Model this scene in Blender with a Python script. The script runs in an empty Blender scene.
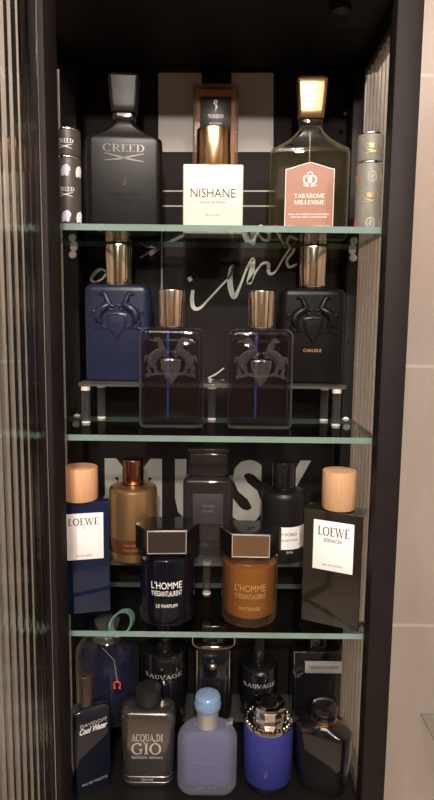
import bpy, math, random
from mathutils import Vector, Matrix

random.seed(4)
SC = bpy.context.scene
COL = SC.collection

# ------------------------------------------------------------------ camera
F, PITCH, ROLL, CZ = 592.0, math.radians(7.2), math.radians(0.65), 1.45
cam_data = bpy.data.cameras.new('camera')
cam = bpy.data.objects.new('camera', cam_data)
COL.objects.link(cam)
cam.matrix_world = Matrix.Translation((0, 0, CZ)) @ Matrix.Rotation(math.pi/2 - PITCH, 4, 'X') @ Matrix.Rotation(ROLL, 4, 'Z')
cam_data.sensor_fit = 'VERTICAL'
cam_data.sensor_height = 24
cam_data.lens = 24*F/800
cam_data.clip_start = 0.01
SC.camera = cam

# ------------------------------------------------------------------ world, lights, exposure
world = bpy.data.worlds.new('room_air')
SC.world = world
world.use_nodes = True
bg = world.node_tree.nodes['Background']
bg.inputs[0].default_value = (1.0, 0.90, 0.82, 1)
bg.inputs[1].default_value = 0.10

def area_light(name, loc, target, size, watts, color, size_y=None):
    d = bpy.data.lights.new(name, 'AREA')
    d.energy = watts; d.color = color; d.size = size
    d.shape = 'RECTANGLE' if size_y else 'DISK'
    if size_y: d.size_y = size_y
    o = bpy.data.objects.new(name, d); COL.objects.link(o)
    o.location = loc
    o.rotation_euler = (Vector(target) - Vector(loc)).to_track_quat('-Z', 'Y').to_euler()
    return o

WARM = (1.0, 0.885, 0.79)
area_light('ceiling_spot_front', (0.02, -0.55, 2.36), (0.0, 0.66, 1.35), 0.09, 5.5, WARM)
area_light('ceiling_spot_right', (0.55, -0.75, 2.36), (0.0, 0.66, 1.25), 0.09, 4.5, WARM)
area_light('ceiling_spot_rear', (0.0, -1.30, 2.36), (0.0, 0.66, 1.45), 0.10, 12.5, WARM)
area_light('ceiling_panel', (-0.45, -0.4, 2.37), (-0.40, 0.3, 0.0), 0.9, 8.5, (1.0, 0.93, 0.86), 0.9)  # unseen fill light, added to brighten the wall at left

SC.view_settings.view_transform = 'Standard'
SC.view_settings.look = 'None'
SC.view_settings.gamma = 1
SC.view_settings.use_curve_mapping = False
SC.view_settings.exposure = 1.02
SC.cycles.max_bounces = 14
SC.cycles.transmission_bounces = 10
SC.cycles.transparent_max_bounces = 24
SC.cycles.glossy_bounces = 6
SC.cycles.sample_clamp_indirect = 6
SC.cycles.use_denoising = True

# ------------------------------------------------------------------ picture -> place helpers
def at(u, v, Y):
    x = (u-217)/F; y = -(v-400)/F
    c, s = math.cos(ROLL), math.sin(ROLL)
    x, y = c*x - s*y, s*x + c*y
    d = (x, math.cos(PITCH) + y*math.sin(PITCH), -math.sin(PITCH) + y*math.cos(PITCH))
    k = Y/d[1]
    return Vector((d[0]*k, Y, CZ + d[2]*k))

# ------------------------------------------------------------------ materials
def mat(name, color=(0.5, 0.5, 0.5), rough=0.5, metal=0.0, coat=0.0, noise=0.0, nscale=60, stretch=(1, 1, 1),
        bump=0.0, trans=0.0, ior=1.45, spec=0.5, emit=None, estr=0.0):
    m = bpy.data.materials.new(name); m.use_nodes = True
    nt = m.node_tree; b = nt.nodes['Principled BSDF']
    b.inputs['Base Color'].default_value = (*color, 1)
    b.inputs['Roughness'].default_value = rough
    b.inputs['Metallic'].default_value = metal
    b.inputs['Coat Weight'].default_value = coat
    b.inputs['Transmission Weight'].default_value = trans
    b.inputs['IOR'].default_value = ior
    b.inputs['Specular IOR Level'].default_value = spec
    if emit:
        b.inputs['Emission Color'].default_value = (*emit, 1); b.inputs['Emission Strength'].default_value = estr
    if noise or bump:
        tc = nt.nodes.new('ShaderNodeTexCoord'); mp = nt.nodes.new('ShaderNodeMapping')
        mp.inputs['Scale'].default_value = stretch
        nz = nt.nodes.new('ShaderNodeTexNoise'); nz.inputs['Scale'].default_value = nscale; nz.inputs['Detail'].default_value = 5
        nt.links.new(tc.outputs['Object'], mp.inputs[0]); nt.links.new(mp.outputs[0], nz.inputs['Vector'])
        if noise:
            cr = nt.nodes.new('ShaderNodeValToRGB')
            cr.color_ramp.elements[0].position = 0.3; cr.color_ramp.elements[1].position = 0.7
            cr.color_ramp.elements[0].color = (*[c*(1-noise) for c in color], 1)
            cr.color_ramp.elements[1].color = (*[min(1, c*(1+noise)) for c in color], 1)
            nt.links.new(nz.outputs[0], cr.inputs[0]); nt.links.new(cr.outputs[0], b.inputs['Base Color'])
        if bump:
            bp = nt.nodes.new('ShaderNodeBump'); bp.inputs['Strength'].default_value = bump; bp.inputs['Distance'].default_value = 0.001
            nt.links.new(nz.outputs[0], bp.inputs['Height']); nt.links.new(bp.outputs[0], b.inputs['Normal'])
    return m

def thin_glass(name, tint=(0.9, 0.9, 0.9), edge=(0.3, 0.3, 0.3), blend=0.35, ior=1.5, body=None, bodyf=0.0, rough=0.02, bump=0.0, rim=0.0, fpow=1.0, body_edge=None):
    """clear glass: light passes, the rim is denser, the surface mirrors by Fresnel; body = a share of milky / coloured matter"""
    m = bpy.data.materials.new(name); m.use_nodes = True
    nt = m.node_tree; n = nt.nodes; L = nt.links
    n.remove(n['Principled BSDF']); out = n['Material Output']
    lw = n.new('ShaderNodeLayerWeight'); lw.inputs['Blend'].default_value = blend
    mx = n.new('ShaderNodeMix'); mx.data_type = 'RGBA'
    mx.inputs[6].default_value = (*tint, 1); mx.inputs[7].default_value = (*edge, 1)
    fp = n.new('ShaderNodeMath'); fp.operation = 'POWER'; fp.inputs[1].default_value = fpow
    L.new(lw.outputs['Facing'], fp.inputs[0]); L.new(fp.outputs[0], mx.inputs[0])
    tr = n.new('ShaderNodeBsdfTransparent'); L.new(mx.outputs[2], tr.inputs[0])
    base = tr
    if bodyf:
        df = n.new('ShaderNodeBsdfDiffuse'); df.inputs[0].default_value = (*body, 1)
        tl = n.new('ShaderNodeBsdfTranslucent'); tl.inputs[0].default_value = (*body, 1)
        if body_edge:
            mb = n.new('ShaderNodeMix'); mb.data_type = 'RGBA'
            mb.inputs[6].default_value = (*body, 1); mb.inputs[7].default_value = (*body_edge, 1)
            L.new(lw.outputs['Facing'], mb.inputs[0]); L.new(mb.outputs[2], df.inputs[0]); L.new(mb.outputs[2], tl.inputs[0])
        m2 = n.new('ShaderNodeMixShader'); m2.inputs[0].default_value = 0.5
        L.new(df.outputs[0], m2.inputs[1]); L.new(tl.outputs[0], m2.inputs[2])
        m1 = n.new('ShaderNodeMixShader')
        ma = n.new('ShaderNodeMath'); ma.operation = 'MULTIPLY_ADD'; ma.use_clamp = True
        pw = n.new('ShaderNodeMath'); pw.operation = 'POWER'; pw.inputs[1].default_value = 3.5
        L.new(lw.outputs['Facing'], pw.inputs[0]); L.new(pw.outputs[0], ma.inputs[0])
        ma.inputs[1].default_value = rim; ma.inputs[2].default_value = bodyf
        L.new(ma.outputs[0], m1.inputs[0])
        L.new(tr.outputs[0], m1.inputs[1]); L.new(m2.outputs[0], m1.inputs[2]); base = m1
    fr = n.new('ShaderNodeFresnel'); fr.inputs['IOR'].default_value = ior
    gl = n.new('ShaderNodeBsdfGlossy'); gl.inputs['Roughness'].default_value = rough
    if bump:
        nz = n.new('ShaderNodeTexNoise'); nz.inputs['Scale'].default_value = 90
        tc = n.new('ShaderNodeTexCoord'); L.new(tc.outputs['Object'], nz.inputs['Vector'])
        bp = n.new('ShaderNodeBump'); bp.inputs['Strength'].default_value = bump; bp.inputs['Distance'].default_value = 0.002
        L.new(nz.outputs[0], bp.inputs['Height']); L.new(bp.outputs[0], gl.inputs['Normal']); L.new(bp.outputs[0], fr.inputs['Normal'])
    ms = n.new('ShaderNodeMixShader')
    ge = n.new('ShaderNodeNewGeometry'); iv = n.new('ShaderNodeMath'); iv.operation = 'SUBTRACT'; iv.inputs[0].default_value = 1
    L.new(ge.outputs['Backfacing'], iv.inputs[1])
    mu = n.new('ShaderNodeMath'); mu.operation = 'MULTIPLY'; L.new(fr.outputs[0], mu.inputs[0]); L.new(iv.outputs[0], mu.inputs[1])
    L.new(mu.outputs[0], ms.inputs[0]); L.new(base.outputs[0], ms.inputs[1]); L.new(gl.outputs[0], ms.inputs[2])
    L.new(ms.outputs[0], out.inputs[0])
    return m

M = {}
M['frame'] = mat('brown_black_metal', (0.0125, 0.0085, 0.0088), 0.6, 0.0, spec=0.25, noise=0.12, nscale=30)
M['frame_in'] = mat('black_metal', (0.008, 0.0065, 0.0065), 0.55, spec=0.25, noise=0.2, nscale=20)
M['gap'] = mat('hole_black', (0.003, 0.003, 0.003), 0.8)
M['white_print'] = mat('white_print', (0.37, 0.345, 0.325), 0.5, noise=0.06, nscale=14)
M['script_print'] = mat('cream_script_print', (0.60, 0.57, 0.53), 0.5)
M['poster'] = mat('poster_black', (0.014, 0.0105, 0.010), 0.65, spec=0.15, noise=0.3, nscale=9)
M['shelf'] = thin_glass('shelf_glass', (0.91, 0.935, 0.925), (0.62, 0.70, 0.67), 0.35, 1.5)
M['shelf_edge'] = mat('ground_glass_edge', (0.19, 0.275, 0.25), 0.22, coat=0.6, noise=0.12, nscale=25)  # brightness of internal reflection in the glass, painted as green diffuse colour
M['shelf_edge_dark'] = mat('polished_glass_edge', (0.085, 0.12, 0.11), 0.2, coat=0.6)  # darker edge colour for the rear and side edges
M['acrylic'] = thin_glass('clear_acrylic', (0.93, 0.93, 0.93), (0.55, 0.55, 0.55), 0.5, 1.6, body=(0.8, 0.77, 0.74), bodyf=0.05, rim=0.35)
M['acrylic_frost'] = mat('frosted_acrylic', (0.75, 0.72, 0.70), 0.25, coat=0.5)
M['dark_ink_metal'] = mat('blackened_metal_ink', (0.085, 0.076, 0.070), 0.2)
def half_glass(name, color, share):
    m = bpy.data.materials.new(name); m.use_nodes = True
    n = m.node_tree.nodes; L = m.node_tree.links; n.remove(n['Principled BSDF'])
    g = n.new('ShaderNodeBsdfGlass'); g.inputs['Color'].default_value = (*color, 1); g.inputs['Roughness'].default_value = 0.0; g.inputs['IOR'].default_value = 1.45
    t = n.new('ShaderNodeBsdfTransparent'); t.inputs[0].default_value = (*color, 1)
    x = n.new('ShaderNodeMixShader'); x.inputs[0].default_value = share
    L.new(t.outputs[0], x.inputs[1]); L.new(g.outputs[0], x.inputs[2]); L.new(x.outputs[0], n['Material Output'].inputs[0])
    return m
M['flute'] = half_glass('fluted_glass', (0.97, 0.99, 0.98), 1.0)
M['pane'] = thin_glass('fluted_side_glass', (0.98, 0.98, 0.97), (0.22, 0.18, 0.16), 0.5, 1.25, body=(0.88, 0.82, 0.76), bodyf=0.26, rim=0.0, fpow=6.0)
M['black_matte'] = mat('black_matte_lacquer', (0.0065, 0.0056, 0.0054), 0.33, spec=0.28, noise=0.08, nscale=40)
M['black_gloss'] = mat('black_gloss', (0.010, 0.009, 0.009), 0.12, coat=0.7)
M['black_soft'] = mat('black_soft', (0.011, 0.010, 0.010), 0.35, spec=0.3)
M['gold'] = mat('polished_gold', (0.60, 0.40, 0.21), 0.24, 1.0)
M['pale_gold'] = mat('pale_gold', (0.93, 0.82, 0.69), 0.13, 1.0)
M['silver'] = mat('chrome', (0.82, 0.80, 0.78), 0.10, 1.0)
M['gun'] = mat('gunmetal', (0.20, 0.19, 0.19), 0.2, 1.0)
M['cream'] = mat('cream_lacquer', (0.74, 0.68, 0.575), 0.35, coat=0.2)
M['ink'] = mat('dark_ink', (0.03, 0.03, 0.03), 0.5)
M['grey_ink'] = mat('grey_ink', (0.17, 0.15, 0.14), 0.5)
M['white_ink'] = mat('white_ink', (0.85, 0.83, 0.80), 0.4)
M['silver_ink'] = mat('silver_ink', (0.75, 0.73, 0.70), 0.3, 0.6)
M['gold_ink'] = mat('gold_ink', (0.85, 0.55, 0.22), 0.3, 0.7)
M['red_ink'] = mat('red_ink', (0.62, 0.10, 0.07), 0.5)
M['label_white'] = mat('white_label', (0.97, 0.95, 0.93), 0.4)
M['salmon'] = mat('salmon_label', (0.36, 0.16, 0.10), 0.45, noise=0.04, nscale=80)
M['clear'] = thin_glass('bottle_glass', (0.90, 0.90, 0.88), (0.45, 0.44, 0.40), 0.45, 1.5, body=(0.7, 0.68, 0.6), bodyf=0.02, rim=0.30)
M['clear_grey'] = thin_glass('smoky_bottle_glass', (0.80, 0.79, 0.83), (0.45, 0.43, 0.47), 0.42, 1.6, body=(0.50, 0.46, 0.46), bodyf=0.004, bump=0.12, rim=0.95)
M['juice_pale'] = thin_glass('pale_yellow_liquid', (0.86, 0.84, 0.68), (0.6, 0.57, 0.36), 0.4, 1.2, body=(0.50, 0.45, 0.24), bodyf=0.025)
M['juice_amber'] = thin_glass('amber_liquid', (0.85, 0.50, 0.16), (0.40, 0.13, 0.015), 0.4, 1.2, body=(1.0, 0.52, 0.10), bodyf=0.36, body_edge=(0.30, 0.09, 0.01))  # body brightens towards the middle, painting in light glowing through
M['juice_orange'] = thin_glass('light_amber_liquid', (0.90, 0.62, 0.36), (0.5, 0.28, 0.12), 0.4, 1.2, body=(0.95, 0.50, 0.24), bodyf=0.55)
M['juice_navy'] = thin_glass('navy_liquid', (0.07, 0.08, 0.18), (0.01, 0.01, 0.03), 0.5, 1.3, body=(0.03, 0.035, 0.11), bodyf=0.2)
M['juice_grey'] = thin_glass('grey_liquid', (0.72, 0.70, 0.75), (0.3, 0.3, 0.32), 0.4, 1.3, body=(0.30, 0.27, 0.31), bodyf=0.004, rim=0.55)
M['crest_glass'] = thin_glass('relief_glass', (0.75, 0.74, 0.78), (0.3, 0.3, 0.32), 0.45, 2.1, body=(0.66, 0.62, 0.62), bodyf=0.075, rim=0.5)
M['navy_matte'] = mat('navy_lacquer', (0.013, 0.017, 0.047), 0.32, noise=0.06, nscale=30)
M['navy_gloss'] = mat('navy_glass', (0.004, 0.012, 0.042), 0.10, coat=1.0)
M['smoke_gloss'] = mat('dark_brown_glass', (0.016, 0.013, 0.010), 0.10, coat=1.0)
M['black_glass'] = mat('black_glass', (0.006, 0.006, 0.007), 0.06, coat=1.0)
M['deep_blue_glass'] = mat('black_blue_glass', (0.004, 0.007, 0.016), 0.07, coat=1.0)
M['wood'] = mat('pale_wood', (0.58, 0.34, 0.185), 0.5, noise=0.09, nscale=60, stretch=(12, 12, 1), bump=0.1)
M['wood_bright'] = mat('peach_wood', (0.74, 0.40, 0.22), 0.5, noise=0.10, nscale=40, stretch=(14, 14, 1), bump=0.08)
M['bronze'] = mat('bronze_metal', (0.42, 0.22, 0.14), 0.16, 1.0)
M['gold_lacq'] = mat('brushed_gold_lacquer', (0.52, 0.32, 0.15), 0.30, 0.85, coat=0.2)
M['amber_band'] = mat('brown_glass_band', (0.09, 0.03, 0.015), 0.08, coat=1.0)
M['grey_glass'] = thin_glass('grey_decanter_glass', (0.34, 0.32, 0.31), (0.05, 0.05, 0.05), 0.5, 1.55, body=(0.09, 0.08, 0.08), bodyf=0.5, rim=0.0)
M['frost'] = mat('frosted_lavender_glass', (0.40, 0.42, 0.66), 0.32, coat=0.25, trans=0.25, ior=1.2)
M['frost_edge'] = thin_glass('frosted_clear_glass', (0.78, 0.80, 0.92), (0.75, 0.78, 0.92), 0.4, 1.25, body=(0.64, 0.65, 0.78), bodyf=0.26, rough=0.3, rim=0.8)
M['blue_cap'] = thin_glass('pale_blue_plastic', (0.65, 0.75, 0.88), (0.35, 0.48, 0.66), 0.4, 1.45, body=(0.40, 0.55, 0.74), bodyf=0.75, rough=0.12)
M['cobalt'] = mat('cobalt_leather', (0.030, 0.034, 0.20), 0.42, bump=0.12, nscale=900)
M['mint'] = mat('mint_rubber', (0.30, 0.52, 0.44), 0.4)
M['gio'] = mat('metallic_grey_glass', (0.17, 0.155, 0.145), 0.18, 0.85, coat=0.8)
M['rubber'] = mat('soft_black_plastic', (0.015, 0.015, 0.016), 0.28)
M['brown_cap'] = mat('dark_bronze_plastic', (0.075, 0.058, 0.048), 0.22, 0.6, coat=0.4)
M['tube_grey'] = mat('grey_leather', (0.215, 0.21, 0.18), 0.5, noise=0.1, nscale=200, bump=0.2)
M['dip'] = mat('blue_dip_tube', (0.04, 0.09, 0.42), 0.15, coat=1.0)  # blue streak of reflection in the bottles, put into the tube's colour
M['dip_clear'] = mat('plastic_dip_tube', (0.10, 0.10, 0.11), 0.15, coat=1.0)

def real_glass(name, color, rough=0.0, ior=1.45):
    m = bpy.data.materials.new(name); m.use_nodes = True
    n = m.node_tree.nodes; n.remove(n['Principled BSDF'])
    g = n.new('ShaderNodeBsdfGlass'); g.inputs['Color'].default_value = (*color, 1); g.inputs['Roughness'].default_value = rough; g.inputs['IOR'].default_value = ior
    m.node_tree.links.new(g.outputs[0], n['Material Output'].inputs[0])
    return m
M['solid_grey'] = real_glass('smoky_filled_glass', (0.86, 0.85, 0.90))
M['solid_pale'] = real_glass('pale_filled_glass', (0.93, 0.92, 0.80))
M['juice_blue'] = thin_glass('blue_liquid', (0.20, 0.26, 0.62), (0.03, 0.04, 0.2), 0.4, 1.3, body=(0.05, 0.08, 0.32), bodyf=0.22)
M['acrylic_milk'] = thin_glass('milky_stopper', (0.85, 0.84, 0.82), (0.6, 0.58, 0.56), 0.4, 1.5, body=(0.6, 0.57, 0.54), bodyf=0.4)
M['red_bright'] = mat('red_enamel', (0.75, 0.06, 0.05), 0.35)
M['ball'] = mat('steel', (0.45, 0.45, 0.46), 0.22, 1.0)
M['silver_label'] = mat('silver_plate', (0.42, 0.40, 0.39), 0.35, 0.4)
M['slate_ink'] = mat('slate_print', (0.17, 0.18, 0.28), 0.5)
M['frost_in'] = mat('lavender_liquid', (0.10, 0.10, 0.21), 0.35)
M['cap_core'] = mat('pale_blue_core', (0.42, 0.60, 0.78), 0.3)
def knit_material():
    m = mat('woven_dark_sleeve', (0.05, 0.045, 0.045), 0.45)
    nt = m.node_tree; b = nt.nodes['Principled BSDF']
    tc = nt.nodes.new('ShaderNodeTexCoord'); ck = nt.nodes.new('ShaderNodeTexChecker'); ck.inputs['Scale'].default_value = 900
    ck.inputs['Color1'].default_value = (0.040, 0.036, 0.036, 1); ck.inputs['Color2'].default_value = (0.085, 0.076, 0.072, 1)
    nt.links.new(tc.outputs['Object'], ck.inputs[0]); nt.links.new(ck.outputs[0], b.inputs['Base Color'])
    return m
M['clear_peach'] = thin_glass('thick_clear_glass', (0.92, 0.90, 0.88), (0.6, 0.5, 0.42), 0.45, 1.5, body=(0.85, 0.68, 0.55), bodyf=0.15, rim=0.5)
M['stopper_gold'] = mat('satin_gold', (0.34, 0.21, 0.10), 0.25, 0.9)
M['ledge'] = thin_glass('ledge_glass', (0.97, 0.975, 0.97), (0.90, 0.92, 0.91), 0.4, 1.3)
M['knit'] = knit_material()
M['clear2'] = thin_glass('flacon_glass', (0.93, 0.92, 0.86), (0.50, 0.48, 0.38), 0.5, 1.6, body=(0.75, 0.72, 0.52), bodyf=0.015, rim=0.8)

# ------------------------------------------------------------------ mesh helpers
def link(name, verts, faces, m, parent=None, smooth=True, angle=35, idx=None):
    me = bpy.data.meshes.new(name)
    me.from_pydata([tuple(v) for v in verts], [], faces)
    ms = m if isinstance(m, (list, tuple)) else [m]
    for q in ms: me.materials.append(q)
    if idx:
        for p, i in zip(me.polygons, idx): p.material_index = i
    if smooth:
        me.polygons.foreach_set('use_smooth', [True]*len(me.polygons))
        me.set_sharp_from_angle(angle=math.radians(angle))
    me.update()
    o = bpy.data.objects.new(name, me); COL.objects.link(o)
    if parent: o.parent = parent
    return o

KS = 8
def sec(w, d, r=None, cx=0, cy=0, k=KS):
    """rounded rectangle, counter-clockwise, 4*(k+1) points; r None = ellipse"""
    pts = []
    if r is None:
        n = 4*(k+1)
        for i in range(n):
            a = 2*math.pi*(i+0.5)/n - 0.0
            pts.append((cx + w/2*math.cos(a), cy + d/2*math.sin(a)))
        return pts
    r = min(r, w/2-1e-6, d/2-1e-6)
    for q, (sx, sy) in enumerate(((1, 1), (-1, 1), (-1, -1), (1, -1))):
        for i in range(k+1):
            a = math.pi/2*(q + i/k)
            pts.append((cx + sx*(w/2-r) + r*math.cos(a), cy + sy*(d/2-r) + r*math.sin(a)))
    return pts

def loft(name, secs, m, parent=None, angle=35, loc=None, close=True):
    """secs: list of (z, points)"""
    n = len(secs[0][1]); V = []; Fc = []
    for z, pts in secs: V += [(p[0], p[1], z) for p in pts]
    for s in range(len(secs)-1):
        for i in range(n):
            j = (i+1) % n
            Fc.append((s*n+i, s*n+j, (s+1)*n+j, (s+1)*n+i))
    if close:
        Fc.append(tuple(reversed(range(n)))); Fc.append(tuple(range((len(secs)-1)*n, len(secs)*n)))
    o = link(name, V, Fc, m, parent, angle=angle)
    if loc: o.location = loc
    return o

def slab(name, w, d, z0, z1, m, parent=None, r=0.002, b=0.001, cx=0, cy=0, steps=3, k=KS):
    """rounded upright slab with softened top and bottom rims; r None = elliptical"""
    b = min(b, (z1-z0)/2.001)
    S = []
    for i in range(steps+1):
        a = math.pi/2*i/steps; ins = b*(1-math.sin(a))
        S.append((z0 + b*(1-math.cos(a)), sec(w-2*ins, d-2*ins, None if r is None else max(r-ins, 1e-4), cx, cy, k)))
    for i in range(steps, -1, -1):
        a = math.pi/2*i/steps; ins = b*(1-math.sin(a))
        S.append((z1 - b*(1-math.cos(a)), sec(w-2*ins, d-2*ins, None if r is None else max(r-ins, 1e-4), cx, cy, k)))
    return loft(name, S, m, parent)

def cyl(name, r, z0, z1, m, parent=None, b=0.001, cx=0, cy=0):
    return slab(name, 2*r, 2*r, z0, z1, m, parent, None, b, cx, cy)

def lathe(name, prof, m, parent=None, cx=0, cy=0, ratio=1.0, k=KS, angle=35):
    return loft(name, [(z, sec(2*r, 2*r*ratio, None, cx, cy, k)) for r, z in prof], m, parent, angle)

def box(name, x0, x1, y0, y1, z0, z1, m, parent=None, b=0.0008):
    return slab(name, x1-x0, y1-y0, z0, z1, m, parent, b, b, (x0+x1)/2, (y0+y1)/2, 2, 2)

def tube_geo(pts, rad, n=8):
    pts = [Vector(p) for p in pts]
    if not isinstance(rad, (list, tuple)): rad = [rad]*len(pts)
    V = []; Fc = []
    up = Vector((0.13, 1, 0.21)).normalized()
    for i, p in enumerate(pts):
        t = (pts[min(i+1, len(pts)-1)] - pts[max(i-1, 0)]).normalized()
        a = t.cross(up).normalized(); b = a.cross(t).normalized()
        for q in range(n):
            an = 2*math.pi*q/n
            V.append(p + rad[i]*(math.cos(an)*a + math.sin(an)*b))
    for i in range(len(pts)-1):
        for q in range(n):
            r = (q+1) % n
            Fc.append((i*n+q, i*n+r, (i+1)*n+r, (i+1)*n+q))
    Fc.append(tuple(reversed(range(n)))); Fc.append(tuple(range((len(pts)-1)*n, len(pts)*n)))
    return V, Fc

def smooth_path(pts, sub=6, closed=False):
    """Catmull-Rom through tuples of any length"""
    out = []; n = len(pts)
    for i in range(n-1 if not closed else n):
        g = lambda j: pts[j % n] if closed else pts[max(0, min(n-1, j))]
        p0, p1, p2, p3 = g(i-1), g(i), g(i+1), g(i+2)
        for s in range(sub):
            t = s/sub
            out.append(tuple(0.5*((2*b) + (-a+c)*t + (2*a-5*b+4*c-d)*t*t + (-a+3*b-3*c+d)*t**3) for a, b, c, d in zip(p0, p1, p2, p3)))
    out.append(tuple(pts[0] if closed else pts[-1]))
    return out

class Geo:
    def __init__(s): s.V = []; s.F = []
    def add(s, V, Fc):
        k = len(s.V); s.V += [tuple(v) for v in V]; s.F += [tuple(i+k for i in f) for f in Fc]
    def tube(s, pts, rad, n=8): s.add(*tube_geo(pts, rad, n))
    def poly(s, pts2, y0, y1):
        """extruded outline in the XZ plane"""
        n = len(pts2); V = [(p[0], y0, p[1]) for p in pts2] + [(p[0], y1, p[1]) for p in pts2]
        Fc = [tuple(range(n)), tuple(reversed(range(n, 2*n)))] + [(i, i+n, (i+1) % n + n, (i+1) % n) for i in range(n)]
        s.add(V, Fc)
    def ribbon(s, pts, y0, y1):
        """pts: (x, z, width) flat stroke in the XZ plane"""
        L = []; R = []
        for i, p in enumerate(pts):
            a = pts[max(i-1, 0)]; b = pts[min(i+1, len(pts)-1)]
            dx, dz = b[0]-a[0], b[1]-a[1]; l = math.hypot(dx, dz) or 1
            nx, nz = -dz/l, dx/l
            L.append((p[0]+nx*p[2]/2, p[1]+nz*p[2]/2)); R.append((p[0]-nx*p[2]/2, p[1]-nz*p[2]/2))
        n = len(L); V = []
        for y in (y0, y1):
            V += [(a, y, b) for a, b in L] + [(a, y, b) for a, b in R]
        Fc = []
        for i in range(n-1):
            Fc += [(i, i+1, n+i+1, n+i), (2*n+i, 3*n+i, 3*n+i+1, 2*n+i+1), (i, 2*n+i, 2*n+i+1, i+1), (n+i, n+i+1, 3*n+i+1, 3*n+i)]
        Fc += [(0, n, 3*n, 2*n), (n-1, 3*n-1, 4*n-1, 2*n-1)]
        s.add(V, Fc)
    def build(s, name, m, parent=None, smooth=False, angle=35): return link(name, s.V, s.F, m, parent, smooth, angle)

# ------------------------------------------------------------------ lettering
def place_letters(V, x0, x1, z0, z1, y, bend=None, tilt=0, t=0.00025):
    """V are (x, z, depth 0..1) in any box; fit them to x0..x1, z0..z1 on the plane y or on a curve bend(x)"""
    a0 = min(v[0] for v in V); a1 = max(v[0] for v in V); b0 = min(v[1] for v in V); b1 = max(v[1] for v in V)
    out = []
    for a, b, c in V:
        X = x0 + (x1-x0)*(a-a0)/((a1-a0) or 1); Z = z0 + (z1-z0)*(b-b0)/((b1-b0) or 1)
        Z += tilt*(X-(x0+x1)/2)
        yy = y if bend is None else bend(X)
        out.append((X, yy - c*t, Z))
    return out

def text(s, x0, x1, z0, z1, y, m, parent, bend=None, bold=0.0, tilt=0, shear=0, name='lettering'):
    cu = bpy.data.curves.new('lettering', 'FONT')
    cu.body = s; cu.size = 1; cu.extrude = 0.01; cu.offset = bold; cu.resolution_u = 3; cu.shear = shear
    tmp = bpy.data.objects.new('lettering', cu); COL.objects.link(tmp)
    dg = bpy.context.evaluated_depsgraph_get(); dg.update()
    me = tmp.evaluated_get(dg).to_mesh()
    V = [(v.co.x, v.co.y, 1 if v.co.z > 0 else 0) for v in me.vertices]
    Fc = [tuple(p.vertices) for p in me.polygons]
    bpy.data.objects.remove(tmp); bpy.data.curves.remove(cu)
    return link(name, place_letters(V, x0, x1, z0, z1, y, bend, tilt), Fc, m, parent, smooth=False)

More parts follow.
